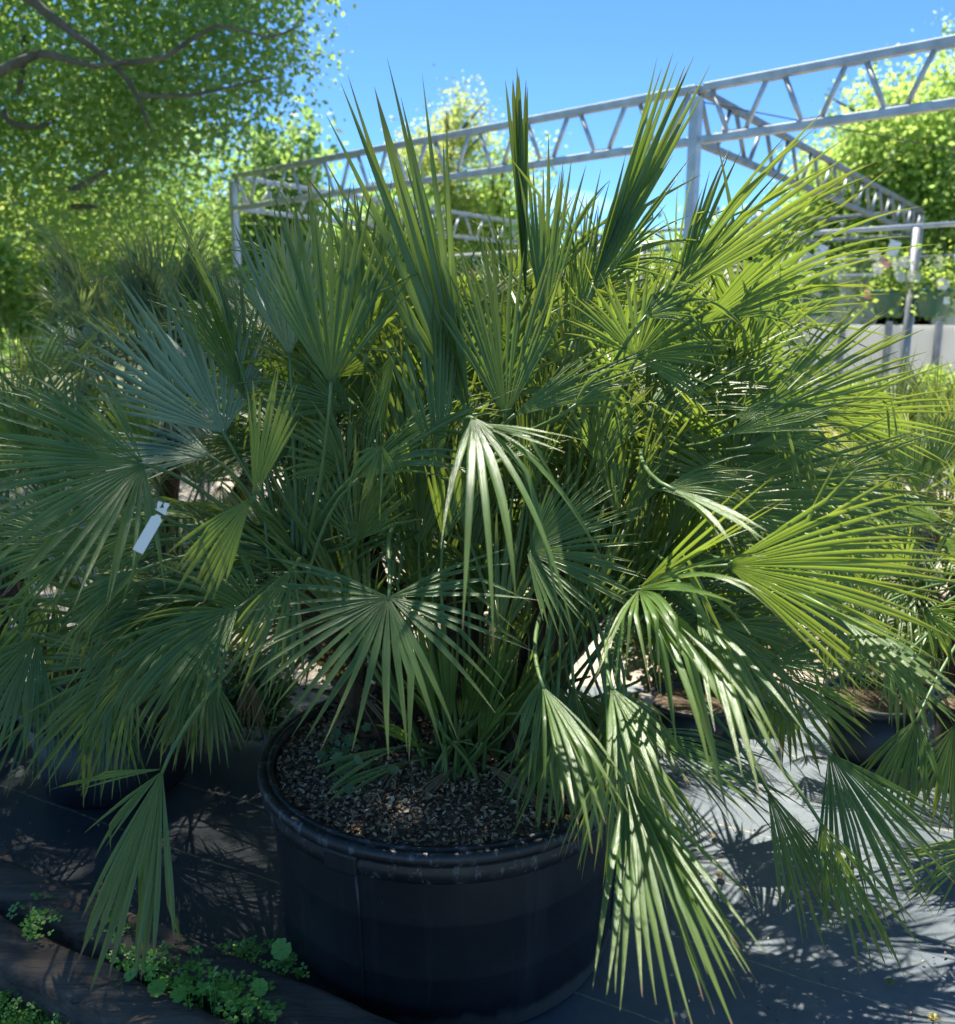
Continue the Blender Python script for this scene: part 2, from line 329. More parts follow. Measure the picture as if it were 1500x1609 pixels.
# ---------------------------------------------------------------- the fan leaf
G = Vector((0, 0, -1)); WK = .66
def fan_mesh(name, H, A, Nn, L, spread, n, width=.024, split=.42, droop=.25, crease=0, creaseamt=1.0, cup=.15, fold=.32, ragged=.12,
             shorten=.28, seed=0, material=None, st=11, out=None, curl=0.0, zig=0.0, closed=False):
    """a palmate leaf: n folded blades, joined to SPLIT of their length, then free, each sagging or snapped by its own amount"""
    width *= WK; split *= .66; n = n if n < 9 else int(n * 1.12)
    rnd = random.Random(seed); V = []; F = []; K = []
    A = A.normalized(); Nn = (Nn - A * Nn.dot(A)).normalized(); B = Nn.cross(A)
    for i in range(n):
        if n > 12 and rnd.random() < .06: continue
        u = (i + .5) / n * 2 - 1; phi = u * spread / 2 + rnd.uniform(-.38, .38) * spread / n
        Li = L * (1 - shorten * abs(u) ** 1.8) * (1 + rnd.uniform(-ragged, ragged))
        d0 = (A * math.cos(phi) + B * math.sin(phi) + Nn * cup * (1 - math.cos(phi)) * 1.3 + Nn * zig * (1 if i % 2 else -1)).normalized()
        ts = split * rnd.uniform(.86, 1.12) * (1 - .12 * abs(u))
        wm = width * (1 - .3 * abs(u)) * rnd.uniform(.85, 1.12)
        dr = droop * rnd.uniform(.2, 1.5); cz = rnd.random() < crease; kink = rnd.random() < .16 and not closed; kt = rnd.uniform(.5, .8); kd = Vector((rnd.gauss(0, .35), rnd.gauss(0, .35), rnd.gauss(-.25, .3))); tcr = rnd.uniform(.42, .62); ca = creaseamt * rnd.uniform(.6, 1.2)
        side = rnd.uniform(-.10, .10) * (1 + curl); tw = rnd.uniform(-.5, .5) * (1 + curl * 2); lift = rnd.uniform(-.05, .05); rv = rnd.random()
        p = H.copy() + d0 * .004; d = d0.copy(); k0 = len(V); tp = 0
        for s in range(st + 1):
            t = s / st
            if s:
                dd = (d0 + G * dr * max(0, t - .12) ** 1.6 * 2.2 + B * side * t * t + Nn * lift * t)
                if cz and t > tcr: dd = dd * (1 - .55 * min(1, ca)) + G * ca * 1.25
                if kink and t > kt: dd = dd + kd
                d = dd.normalized(); p = p + d * Li * (t - tp); tp = t
            r = t * Li
            wj = max(.0015, r * spread / n * 1.08)
            if closed: wj = max(wj, wm * min(1, r / .12))
            tap = 1 if t < ts else max(0, 1 - ((t - ts) / (1 - ts)) ** 2.1)
            wd = min(wj, wm) * tap + (.0006 if s == st else 0)
            nl = (Nn - d * Nn.dot(d)); nl = nl.normalized() if nl.length > .05 else B.cross(d).normalized()
            sd_ = d.cross(nl).normalized()
            if t > ts:
                a = tw * (t - ts); sd_, nl = sd_ * math.cos(a) + nl * math.sin(a), nl * math.cos(a) - sd_ * math.sin(a)
            fo = fold * (1.0 if t < ts else 1.0 - .3 * t)
            V += [p - sd_ * wd * .5 + nl * wd * fo, p - nl * wd * fo * .35, p + sd_ * wd * .5 + nl * wd * fo]
            K += [(t, rv, 0, 1), (t, rv, .5, 1), (t, rv, 1, 1)]
        for s in range(st):
            a = k0 + s * 3; F += [(a, a + 1, a + 4, a + 3), (a + 1, a + 2, a + 5, a + 4)]
    return mesh(name, V, F, material or M['palm'], True, K)
def bez(P0, P1, P2, P3, n=9):
    o = []
    for i in range(n + 1):
        t = i / n; o.append(P0 * (1 - t) ** 3 + P1 * 3 * t * (1 - t) ** 2 + P2 * 3 * t * t * (1 - t) + P3 * t ** 3)
    return o
def petiole_mesh(pts, r0=.0062, r1=.0036, m=None):
    mb = MB(); k = len(pts); mb.tube(pts, [r0 + (r1 - r0) * i / (k - 1) for i in range(k)], 6)
    return mesh('petiole', mb.V, mb.F, m or M['petiole'], True)

# canonical leaf variants: crown at the origin, leaf going outward along +X
VAR = {}
def variants(key, material, pet, els, L=.42, P=.42, seeds=3, n=20, wd=.022, spread=135, droopk=1.0):
    rnd = random.Random(hash(key) % 1000 if False else sum(map(ord, key)))
    for el in els:
        for s in range(seeds):
            e = R(el); ha = Vector((math.cos(e), 0, math.sin(e)))
            hub = ha * P + Vector((0, 0, .05)); ax = R(el - rnd.uniform(5, 35) if el < 70 else el - rnd.uniform(-6, 14)); A = Vector((math.cos(ax), rnd.uniform(-.1, .1), math.sin(ax)))
            Nn = Vector((-math.sin(ax), 0, math.cos(ax))); ro = rnd.uniform(-.5, .5); Nn = Matrix.Rotation(ro, 3, A.normalized()) @ Nn
            sp = R(spread * rnd.uniform(.6, 1.1)) * (1 if el < 60 else .62)
            me = fan_mesh('leaf', hub, A, Nn, L * rnd.uniform(.9, 1.1), sp, n, width=wd, split=rnd.uniform(.38, .5), droop=.3 * droopk * rnd.uniform(.5, 1.6),
                          crease=.22 * rnd.random(), creaseamt=.8, cup=rnd.uniform(0, .35), seed=rnd.randrange(9999), material=material, st=9)
            pm = petiole_mesh(bez(Vector((0, 0, 0)), ha * P * .35 + Vector((0, 0, .06)), hub - A * P * .3, hub, 6), m=pet)
            VAR.setdefault(key, []).append((el, me, pm))
def put_leaf(key, parent, crown, az, el, scale=1, rnd=random, tilt=0, var=None):
    c = sorted(VAR[key], key=lambda v: abs(v[0] - el) + rnd.random() * 14)[0] if var is None else var
    o = link('leaf', c[1], parent); o.location = crown; o.rotation_euler = (R(tilt), R(-(el - c[0]) * .8), az); o.scale = (scale,) * 3
    p = link('petiole', c[2], o); return o

# ---------------------------------------------------------------- the tub
TC = Vector((-.080, 2.155, 0)); TR = .487; TZ = .50
tub = empty('planter_tub', TC)
tag(tub, 'large round black plastic tub with rolled rim, planted with the big fan palm', 'tub')
mb = MB(); mb.lathe([(.0, .006), (.428, .006), (.436, .02), (.4410, .16), (.4422, .163), (.4422, .17), (.4472, .30), (.4484, .303), (.4484, .31), (.455, .425), (.455, .47), (.440, .47), (.425, .40), (.0, .40)], n=96)
tub_wall = mb.obj('wall', M['tub'], tub, smooth=False)
for p_ in tub_wall.data.polygons: p_.use_smooth = True
mb = MB(); mb.lathe([(.456, .428), (.470, .424), (.476, .430), (.479, .455), (.474, .464), (.4745, .472), (.483, .476), (.485, .483), (.483, .496), (.477, .501), (.466, .502), (.462, .498), (.461, .498), (.460, .503), (.450, .504), (.445, .498), (.438, .44), (.438, .43)], n=128)
mb.obj('rim', M['tub_rim'], tub, smooth=True)
for a in (R(243), R(186), R(318), R(60), R(120)):       # moulded lugs under the rim
    mb = MB(); rot = Matrix.Rotation(a, 3, 'Z')
    mb.box(rot @ Vector((.470, 0, .452)), (.03, .085, .052), rot); o = mb.obj('rim_lug', M['tub'], tub)
    bv = o.modifiers.new('bevel', 'BEVEL'); bv.width = .008; bv.segments = 3
for a in (R(246), R(110), R(350)):
    mb = MB(); rot = Matrix.Rotation(a, 3, 'Z'); mb.tube([rot @ Vector((r_ + .001, 0, z)) for r_, z in ((.436, .02), (.441, .16), (.447, .30), (.455, .425))], .0045, 6)
    mb.obj('mould_seam', M['tub'], tub, smooth=True)
# soil, bark chips
V = [(0, 0, .490)]; F = []
rs = random.Random(5)
NR, NA = 14, 60
for i in range(1, NR + 1):
    r_ = .441 * i / NR
    for k in range(NA):
        t = 2 * math.pi * k / NA; x, y = r_ * math.cos(t), r_ * math.sin(t)
        V.append((x, y,   .474 + .03 * (1 - (r_ / .44) ** 2) + .012 * noise.noise(Vector((x * 9, y * 9, 1)))))
for k in range(NA): F.append((0, 1 + k, 1 + (k + 1) % NA))
for i in range(NR - 1):
    for k in range(NA):
        a = 1 + i * NA + k; b = 1 + i * NA + (k + 1) % NA; F.append((a, a + NA, b + NA, b))
soil = link('potting_soil', mesh('potting_soil', V, F, M['soil'], True), tub)
def scatter_chips(name, pts, smin, smax, mt, parent=None, rs=random.Random(3), flat=.5):
    V = []; F = []
    for (x, y, z) in pts:
        l = rs.uniform(smin, smax); w_ = l * rs.uniform(.3, .7); h = l * rs.uniform(.08, .22)
        rot = (Matrix.Rotation(rs.uniform(0, 6.28), 3, 'Z') @ Matrix.Rotation(rs.gauss(0, flat), 3, 'X') @ Matrix.Rotation(rs.gauss(0, flat), 3, 'Y'))
        base = [(-.5, -.2, 0), (-.2, -.5, 0), (.35, -.45, 0), (.5, .1, 0), (.2, .5, 0), (-.4, .35, 0)]
        k = len(V)
        for zz in (0, 1):
            for bx, by, _ in base: V.append(Vector((x, y, z)) + rot @ Vector((bx * l * rs.uniform(.8, 1.2), by * w_ * rs.uniform(.8, 1.2), zz * h)))
        F.append(tuple(k + i for i in (5, 4, 3, 2, 1, 0))); F.append(tuple(k + 6 + i for i in range(6)))
        for i in range(6): j = (i + 1) % 6; F.append((k + i, k + j, k + 6 + j, k + 6 + i))
    return tag(link(name, mesh(name, V, F, mt), parent), kind='stuff')
pts = []
while len(pts) < 9500:
    x, y = rs.uniform(-.44, .44), rs.uniform(-.44, .44); r_ = math.hypot(x, y)
    if r_ > .436: continue
    pts.append((x, y, .479 + .03 * (1 - (r_ / .44) ** 2) + rs.uniform(-.004, .008)))
scatter_chips('bark_mulch', pts, .004, .017, M['chip'], tub)

# ---------------------------------------------------------------- the big fan palm in the tub
big = empty('fan_palm', (TC.x, TC.y, TZ - .02))
tag(big, 'large multi-stemmed fan palm filling the middle, planted in the big round black tub', 'palm')
BO = big.location.copy()
def child(name, me, parent, origin):      # meshes written in world coordinates, parented to a thing at ORIGIN
    o = link(name, me, parent); o.matrix_parent_inverse = Matrix.Translation(-origin); return o
CR_ = dict(l=at(470, 900, 2.02), lb=at(560, 790, 2.45), c=at(725, 800, 2.2), r=at(885, 880, 2.12), rb=at(1010, 800, 2.45), s=at(715, 1175, 2.08), b=at(760, 700, 2.7), rr=at(990, 930, 2.2))
STEM = {'l': (600, 1190, 2.18), 'lb': (640, 1150, 2.33), 'c': (720, 1180, 2.2), 'r': (800, 1190, 2.14), 'rb': (830, 1150, 2.36), 'b': (730, 1120, 2.5)}
for key, b_ in STEM.items():
    a = at(*b_); a.z = .47; e = CR_[key]; mid = (a + e) / 2 + Vector((0, 0, -.05)); rk = random.Random(sum(map(ord, key)))
    pts = bez(a, a * .7 + mid * .3 + Vector((0, 0, .06)), mid, e, 14)
    mb = MB(); mb.tube(pts, [(.047 - .012 * i / 14) * rk.uniform(.85, 1.15) for i in range(15)], 12)
    child('trunk', mesh('trunk', mb.V, mb.F, M['trunk'], True), big, BO)
    # cut petiole stubs and fibres wrapping the stem
    mb = MB()
    for k in range(46):
        t = rk.uniform(.1, .98); p = pts[int(t * 14)]; d = (pts[min(14, int(t * 14) + 1)] - pts[int(t * 14) - 1 if t * 14 >= 1 else 0]).normalized()
        o_ = Vector((rk.gauss(0, 1), rk.gauss(0, 1), rk.gauss(0, .3))); o_ = (o_ - d * o_.dot(d)).normalized()
        l = rk.uniform(.03, .09); q = p + o_ * .035
        mb.tube([q, q + (o_ * .45 + d) * l * .5, q + (o_ * .8 + d * 1.1) * l], [.011, .007, .003], 5)
    child('petiole_stub', mesh('petiole_stub', mb.V, mb.F, M['trunk'], True), big, BO)['kind'] = 'stuff'

def hero(h, t, spread, n, crown='c', roll=0, ctrl=None, mt='palm', palm=None, org=None, pet=True, **k):
    """HUB and TIP as (px, py, metres ahead of the camera)"""
    Hh = at(*h); T = at(*t); A = (T - Hh); L = A.length; A.normalize()
    Nn = (CAM - Hh); Nn = (Nn - A * Nn.dot(A)).normalized(); Nn = Matrix.Rotation(R(roll), 3, A) @ Nn
    k.setdefault('seed', int(h[0] * 7 + h[1]))
    me = fan_mesh('leaf', Hh, A, Nn, L, R(spread), n, material=M[mt], **k)
    pr = palm or big; og = BO if org is None else org
    o = child('leaf', me, pr, og)
    if pet:
        P0 = CR_[crown] if isinstance(crown, str) else Vector(crown); D = (Hh - P0).length
        P1 = P0 + Vector((0, 0, .25 * D)) + (Hh - P0) * .3 if ctrl is None else at(*ctrl); pd = (Hh - P0).normalized(); P2 = Hh - (A * max(0, pd.dot(A)) * .22 + pd * (.22 - .16 * max(0, pd.dot(A)))) * D
        q = link('petiole', petiole_mesh(bez(P0, P1, P2, Hh + A * .008, 12), .0058, .0036), o)
    return o
rs_ = random.Random(314)
# --- leaves of the left side
hero((225, 728, 1.75), (-150, 745, 1.52), 168, 34, 'l', roll=42, ctrl=(380, 830, 1.9), width=.024, split=.36, droop=.16, shorten=.22, cup=.1)
hero((352, 680, 1.98), (225, 430, 2.05), 118, 26, 'l', roll=25, ctrl=(430, 800, 2.0), width=.026, split=.44, droop=.05, cup=.0, mt='blue')
hero((330, 715, 2.1), (130, 700, 2.1), 120, 22, 'l', roll=60, ctrl=(430, 830, 2.0), width=.022, droop=.1, mt='blue')
hero((520, 605, 1.85), (525, 300, 1.95), 78, 20, 'l', roll=10, ctrl=(500, 800, 1.9), width=.025, split=.4, droop=.03, cup=.3, shorten=.35, ragged=.12)
hero((455, 560, 2.05), (440, 330, 2.1), 60, 16, 'l', roll=-10, width=.023, split=.5, droop=.05, mt='blue')
hero((575, 560, 2.0), (600, 300, 2.1), 45, 14, 'lb', width=.024, split=.5, droop=.04)
hero((398, 785, 1.72), (445, 590, 1.75), 34, 9, 'l', roll=20, width=.022, split=.6, droop=.02)
hero((395, 782, 1.7), (275, 925, 1.66), 46, 10, 'l', roll=-10, width=.026, split=.72, droop=.2, ragged=.15)
hero((462, 890, 1.7), (385, 1085, 1.66), 62, 13, 'l', roll=15, ctrl=(480, 850, 1.85), width=.022, split=.4, droop=.25)
hero((375, 955, 1.72), (165, 1095, 1.5), 74, 18, 'l', roll=35, ctrl=(430, 900, 1.9), width=.024, split=.45, droop=.35)
hero((300, 960, 1.9), (120, 1030, 1.8), 120, 20, 'l', roll=45, ctrl=(400, 930, 1.95), width=.02, split=.4, droop=.3)
hero((255, 1210, 1.58), (176, 1555, 1.44), 38, 13, 'l', roll=8, ctrl=(420, 1000, 1.75), width=.036, split=.85, droop=.06, shorten=.3, ragged=.06, seed=4)
hero((255, 1208, 1.58), (95, 1225, 1.5), 14, 4, 'l', roll=-30, pet=False, width=.016, split=.35, droop=.12, seed=5)
hero((254, 1212, 1.58), (130, 1330, 1.52), 22, 4, 'l', pet=False, width=.016, split=.5, droop=.25, seed=6)
hero((280, 640, 2.3), (180, 480, 2.35), 120, 20, 'lb', width=.02, droop=.1, mt='blue')
hero((560, 850, 1.95), (560, 690, 1.95), 130, 20, 'l', roll=-30, width=.02, split=.4, droop=.15)
hero((545, 740, 2.0), (460, 640, 1.98), 110, 18, 'lb', roll=10, width=.02, split=.4, droop=.3)
hero((480, 700, 2.1), (470, 520, 2.1), 80, 16, 'lb', width=.022, droop=.1)
# --- centre
hero((610, 938, 1.62), (598, 1175, 1.36), 232, 30, 'c', roll=6, ctrl=(560, 800, 1.9), width=.0235, split=.2, droop=.16, shorten=.22, cup=.10, fold=.22, ragged=.05, seed=11)
hero((690, 745, 1.85), (655, 470, 1.9), 36, 14, 'c', roll=15, width=.022, split=.55, droop=.02, cup=.3)
hero((730, 640, 1.90), (556, 138, 1.98), 32, 12, 'c', roll=-25, ctrl=(740, 720, 1.9), width=.034, split=.48, droop=.02, shorten=.12, ragged=.07, fold=.4, closed=True)
hero((735, 640, 1.95), (650, 225, 2.05), 16, 6, 'c', roll=35, width=.030, split=.5, droop=.02, shorten=.2, closed=True)
hero((738, 650, 1.85), (690, 400, 1.92), 14, 5, 'c', roll=50, width=.026, split=.55, droop=.02, seed=77, closed=True)
hero((742, 655, 1.56), (885, 925, 1.18), 60, 7, 'c', roll=-30, ctrl=(735, 720, 1.8), width=.026, split=.2, droop=.55, crease=.35, creaseamt=.6, ragged=.14, fold=.28, seed=9, curl=.6, closed=True)
hero((745, 665, 1.57), (905, 700, 1.40), 26, 5, 'c', pet=False, roll=-60, width=.016, split=.2, droop=.15, ragged=.2, seed=10)
hero((795, 655, 1.8), (790, 385, 1.9), 66, 24, 'c', roll=-5, width=.022, split=.5, droop=.02, cup=.05)
hero((803, 655, 1.78), (1010, 545, 1.78), 34, 13, 'c', roll=-25, width=.022, split=.6, droop=.18)
hero((826, 470, 2.05), (809, 112, 2.15), 6, 7, 'c', roll=20, width=.019, split=1.2, droop=.0, shorten=.08, fold=.5, ragged=.02, closed=True)
hero((855, 520, 1.98), (868, 240, 2.05), 30, 13, 'c', roll=10, width=.023, split=.55, droop=.02, cup=.2)
hero((900, 540, 2.05), (935, 290, 2.1), 26, 12, 'c', roll=-20, width=.023, split=.55, droop=.03)
hero((930, 450, 2.0), (1085, 95, 2.08), 18, 10, 'r', roll=30, width=.030, split=.55, droop=.02, shorten=.15, fold=.45, closed=True)
hero((925, 470, 2.02), (1045, 230, 2.1), 30, 10, 'r', roll=-20, width=.024, split=.5, droop=.06)
hero((845, 470, 2.05), (905, 265, 2.1), 50, 9, 'c', roll=10, width=.02, split=.4, droop=.4, crease=.5)
hero((700, 610, 2.2), (760, 400, 2.25), 80, 16, 'c', width=.02, split=.4, droop=.3, crease=.4)
hero((640, 640, 2.2), (600, 450, 2.2), 70, 16, 'lb', width=.022, split=.45, droop=.12)
hero((600, 600, 2.25), (640, 380, 2.3), 60, 14, 'lb', width=.022, split=.45, droop=.12)
# --- right
hero((1000, 562, 1.82), (1075, 430, 1.80), 190, 34, 'r', roll=-12, ctrl=(930, 720, 2.0), width=.021, split=.5, droop=.16, shorten=.15, fold=.38)
hero((1045, 470, 1.95), (1320, 215, 1.95), 34, 13, 'rb', roll=20, width=.024, split=.5, droop=.10, shorten=.2)
hero((1060, 480, 2.05), (1200, 220, 2.1), 40, 12, 'rb', roll=-20, width=.022, split=.45, droop=.12)
hero((1090, 520, 2.0), (1400, 300, 1.95), 40, 12, 'rb', roll=30, width=.02, split=.4, droop=.22)
hero((1195, 650, 1.95), (1420, 520, 1.92), 62, 22, 'rb', roll=15, ctrl=(1080, 700, 2.2), width=.022, split=.5, droop=.12)
hero((1150, 655, 1.85), (1330, 620, 1.8), 44, 10, 'rb', roll=-30, width=.02, split=.35, droop=.95, crease=.7, creaseamt=1.2)
hero((1180, 700, 1.8), (1350, 680, 1.75), 40, 10, 'rb', roll=-30, width=.018, split=.35, droop=.8, crease=.8, creaseamt=1.3)
hero((1003, 927, 1.56), (1165, 905, 1.30), 130, 19, 'rr', roll=-58, ctrl=(985, 960, 1.95), width=.019, split=.3, droop=.5, crease=.3, creaseamt=.7, ragged=.1, seed=21)
hero((1003, 930, 1.55), (1205, 1160, 1.12), 24, 6, 'rr', pet=False, roll=-25, width=.03, split=.25, droop=.35, crease=.3, creaseamt=.5, seed=22, closed=True)
hero((1003, 925, 1.57), (1230, 750, 1.42), 26, 4, 'rr', pet=False, roll=50, width=.018, split=.3, droop=.05, seed=23)
hero((1140, 888, 1.50), (1500, 905, 1.36), 92, 27, 'rr', roll=32, ctrl=(1060, 900, 1.95), width=.020, split=.45, droop=.13, shorten=.2, fold=.36, seed=24)
hero((828, 868, 1.80), (1015, 855, 1.72), 150, 32, 'r', roll=-25, ctrl=(840, 930, 2.0), width=.018, split=.42, droop=.12)
hero((1055, 768, 1.50), (1200, 835, 1.30), 30, 5, 'rb', roll=-55, width=.024, split=.3, droop=.25, closed=True, seed=62)
hero((1095, 960, 1.46), (1215, 1190, 1.12), 30, 6, 'rr', roll=-15, width=.024, split=.3, droop=.25, closed=True, seed=63)
hero((960, 1080, 1.5), (1060, 1260, 1.22), 46, 8, 'rr', roll=-25, width=.022, split=.3, droop=.2, closed=True, seed=64)
hero((1310, 960, 1.5), (1500, 1080, 1.30), 40, 9, 'rr', roll=-50, width=.018, split=.35, droop=.15, seed=65)
hero((1040, 770, 1.75), (1200, 735, 1.66), 60, 14, 'rb', roll=-30, width=.018, split=.3, droop=.4)
hero((1070, 790, 1.85), (1500, 760, 1.75), 50, 20, 'rb', roll=-15, width=.02, split=.4, droop=.1)
hero((1150, 760, 2.0), (1080, 640, 2.0), 120, 20, 'rb', roll=10, width=.022, split=.55, droop=.1)
hero((1120, 700, 2.1), (1250, 580, 2.1), 130, 20, 'rb', roll=-10, width=.022, split=.55, droop=.1)
hero((940, 730, 1.95), (960, 570, 1.95), 90, 20, 'r', roll=30, width=.02, split=.45, droop=.15)
hero((852, 1078, 1.48), (965, 1275, 1.16), 34, 9, 'r', roll=-35, ctrl=(850, 960, 1.75), width=.024, split=.45, droop=.35, crease=.25, creaseamt=.5, ragged=.14, seed=31)
hero((975, 1150, 1.56), (1030, 1420, 1.46), 80, 20, 'rr', roll=0, ctrl=(965, 1040, 1.8), width=.02, split=.5, droop=.2, seed=32)
hero((985, 1225, 1.42), (1085, 1600, 1.04), 44, 17, 'rr', roll=-20, ctrl=(930, 1100, 1.7), width=.024, split=.42, droop=.12, shorten=.16, ragged=.08, seed=33, closed=True)
hero((985, 1225, 1.43), (1170, 1510, 1.06), 22, 6, 'rr', pet=False, roll=-10, width=.018, split=.35, droop=.1, seed=34, closed=True)
hero((1000, 1150, 1.75), (1270, 1235, 1.70), 66, 24, 'rr', roll=-55, ctrl=(930, 1080, 1.9), width=.02, split=.4, droop=.35, seed=35)
hero((1302, 1182, 1.75), (1440, 1420, 1.55), 84, 26, 'rr', roll=-25, ctrl=(1130, 1120, 2.0), width=.022, split=.5, droop=.14, seed=36)
hero((1205, 1240, 1.70), (1310, 1470, 1.62), 38, 15, 'rr', roll=-10, ctrl=(1080, 1100, 1.9), width=.02, split=.45, droop=.1, seed=37)
hero((1288, 1290, 1.62), (1400, 1510, 1.55), 46, 13, 'rr', roll=20, ctrl=(1150, 1130, 1.9), width=.02, split=.5, droop=.15, seed=38)
hero((1230, 1060, 1.9), (1320, 1200, 1.85), 110, 22, 'rr', roll=20, width=.02, split=.5, droop=.2)
hero((1385, 1030, 1.9), (1480, 1090, 1.8), 100, 20, 'rr', roll=-10, width=.022, split=.45, droop=.7, crease=.6)
hero((890, 1120, 1.75), (930, 1330, 1.68), 70, 13, 's', roll=20, width=.015, split=.3, droop=.2)
hero((1130, 980, 1.9), (1290, 1120, 1.85), 100, 22, 'rr', roll=-20, width=.018, split=.4, droop=.3)
# arching wisps of very narrow blades across the sky and the middle
for k_, (h_, t_, sp, n_) in enumerate((((1060, 430, 2.1), (1180, 280, 2.1), 100, 12), ((960, 420, 2.1), (1090, 300, 2.1), 110, 12), ((1010, 500, 1.8), (1160, 400, 1.8), 90, 10), ((660, 430, 2.3), (700, 330, 2.3), 60, 7), ((1150, 500, 2.0), (1290, 380, 2.0), 80, 10), ((600, 700, 1.8), (560, 800, 1.75), 120, 11), ((900, 640, 1.75), (1010, 560, 1.7), 60, 7))):
    hero(h_, t_, sp, n_, ('rb', 'c', 'r', 'lb', 'rb', 'l', 'c')[k_], roll=rs_.uniform(-40, 40) if k_ else 10, width=.0125, split=.25, droop=.75, crease=.3, creaseamt=.6, curl=1.2, ragged=.25, seed=900 + k_)
# overlapping side leaves, left ones reaching left and down, right ones reaching right
for k_ in range(15):
    hx = rs_.uniform(120, 430); hy = rs_.uniform(820, 1060); Yh = rs_.uniform(1.85, 2.2); a_ = R(rs_.uniform(150, 235)); l_ = rs_.uniform(170, 250)
    hero((hx, hy, Yh), (hx + math.cos(a_) * l_, hy - math.sin(a_) * l_ * .9, Yh - .08), rs_.uniform(60, 130), rs_.choice([14, 18, 22]), 'l', roll=rs_.uniform(0, 70), width=.02, split=.42, droop=rs_.uniform(.1, .5), crease=.15, seed=1000 + k_, mt='palm')
for k_ in range(15):
    hx = rs_.uniform(1030, 1330); hy = rs_.uniform(640, 1080); Yh = rs_.uniform(1.75, 2.3); a_ = R(rs_.uniform(-60, 40)); l_ = rs_.uniform(200, 300)
    hero((hx, hy, Yh), (hx + math.cos(a_) * l_, hy - math.sin(a_) * l_, Yh - .05), rs_.uniform(40, 90), rs_.choice([10, 13, 16]), 'rr' if hy > 800 else 'rb', roll=rs_.uniform(-60, 40), width=.016, split=.3, droop=rs_.uniform(.1, .6), crease=.25, seed=1100 + k_)
for k_ in range(12):           # thin drooping blades over the right of the rim
    hx = rs_.uniform(850, 1010); hy = rs_.uniform(1060, 1170); Yh = rs_.uniform(1.72, 2.0)
    hero((hx, hy, Yh), (hx + rs_.uniform(-60, 130), hy + rs_.uniform(110, 200), Yh - .12), rs_.uniform(40, 100), rs_.choice([9, 11, 13]), 'r', roll=rs_.uniform(-40, 40), width=.017, split=.3, droop=.2, crease=.25, seed=1200 + k_)
# basal suckers, dark and upright
rs = random.Random(41)
for k in range(24):
    px = rs.uniform(560, 900); ty = rs.uniform(930, 1120); Yb = rs.uniform(1.95, 2.3)
    b0 = at(rs.uniform(670, 760), 1190, Yb); b0.z = .48
    hero((px * .45 + 720 * .55, rs.uniform(1100, 1175), Yb - .05), (px, ty, Yb - .12), rs.uniform(10, 34), rs.choice([4, 5, 6, 8]), tuple(b0), roll=rs.uniform(-50, 50), width=.026, split=.6, droop=.08, shorten=.3, fold=.25, seed=500 + k)
for t_, h_ in (((485, 1215, 1.86), (640, 1170, 1.98)), ((505, 1235, 1.9), (650, 1195, 2.0)), ((600, 1130, 1.85), (665, 1180, 2.0)), ((700, 1220, 1.85), (695, 1165, 1.9)), ((760, 1165, 1.85), (715, 1165, 1.92)), ((905, 1250, 1.85), (790, 1180, 2.0))):
    b0 = at(700, 1200, 2.1); b0.z = .48
    hero(h_, t_, 12, 3, tuple(b0), roll=15, width=.034, split=.7, droop=.25, fold=.2)
# dry old leaves hanging at the base
for h_, t_ in (((560, 1100, 2.1), (500, 1160, 1.98)), ((640, 1190, 2.0), (590, 1240, 1.92)), ((800, 1140, 2.05), (850, 1230, 1.9)), ((860, 1010, 2.05), (900, 1090, 2.0)), ((720, 1200, 1.98), (610, 1290, 1.86)), ((760, 1200, 1.98), (880, 1270, 1.84)), ((535, 1060, 2.15), (640, 1150, 1.98))):
    hero(h_, t_, 22, 5, 's', roll=30, mt='dead', width=.014, split=.4, droop=.3, pet=False)
# the inner leaves that fill the crown behind
variants('palm', M['palm'], M['petiole'], (82, 65, 45, 25, 5, -15, -35), seeds=3)
rs = random.Random(12)
fill = []
for key, cnt, azc in (('l', 13, 180), ('lb', 15, 135), ('c', 16, 90), ('r', 13, 20), ('rb', 13, 60), ('b', 17, 90), ('rr', 9, 340)):
    for k in range(cnt):
        az = R(azc + rs.gauss(0, 75)); el = rs.choice([75, 62, 50, 40, 25, 8, -10, -25])
        if math.sin(az) < -.2 and el < 80: az = -az                # in front hang only the leaves set out above
        put_leaf('palm', big, CR_[key] - BO + Vector((rs.gauss(0, .04), rs.gauss(0, .05), rs.gauss(0, .05))), az, el, rs.uniform(.72, 1.0), rs, rs.uniform(-14, 14))
# narrow half-open inner leaves between the stems, seen as dark upright blades
rs = random.Random(99)
for k in range(40):
    px = rs.uniform(500, 1080); py = rs.uniform(800, 1050); Yb = rs.uniform(1.95, 2.4); lean = (px - 760) * .35 + rs.gauss(0, 40)
    b0 = at(740 + (px - 740) * .4, 1180, Yb + .05); b0.z = .48
    hero((px, py, Yb), (px + lean, py - rs.uniform(150, 260), Yb + rs.uniform(-.05, .1)), rs.uniform(18, 70), rs.choice([8, 10, 12, 14]), tuple(b0), roll=rs.uniform(-60, 60), width=.022, split=.45, droop=.06, shorten=.3, seed=700 + k)
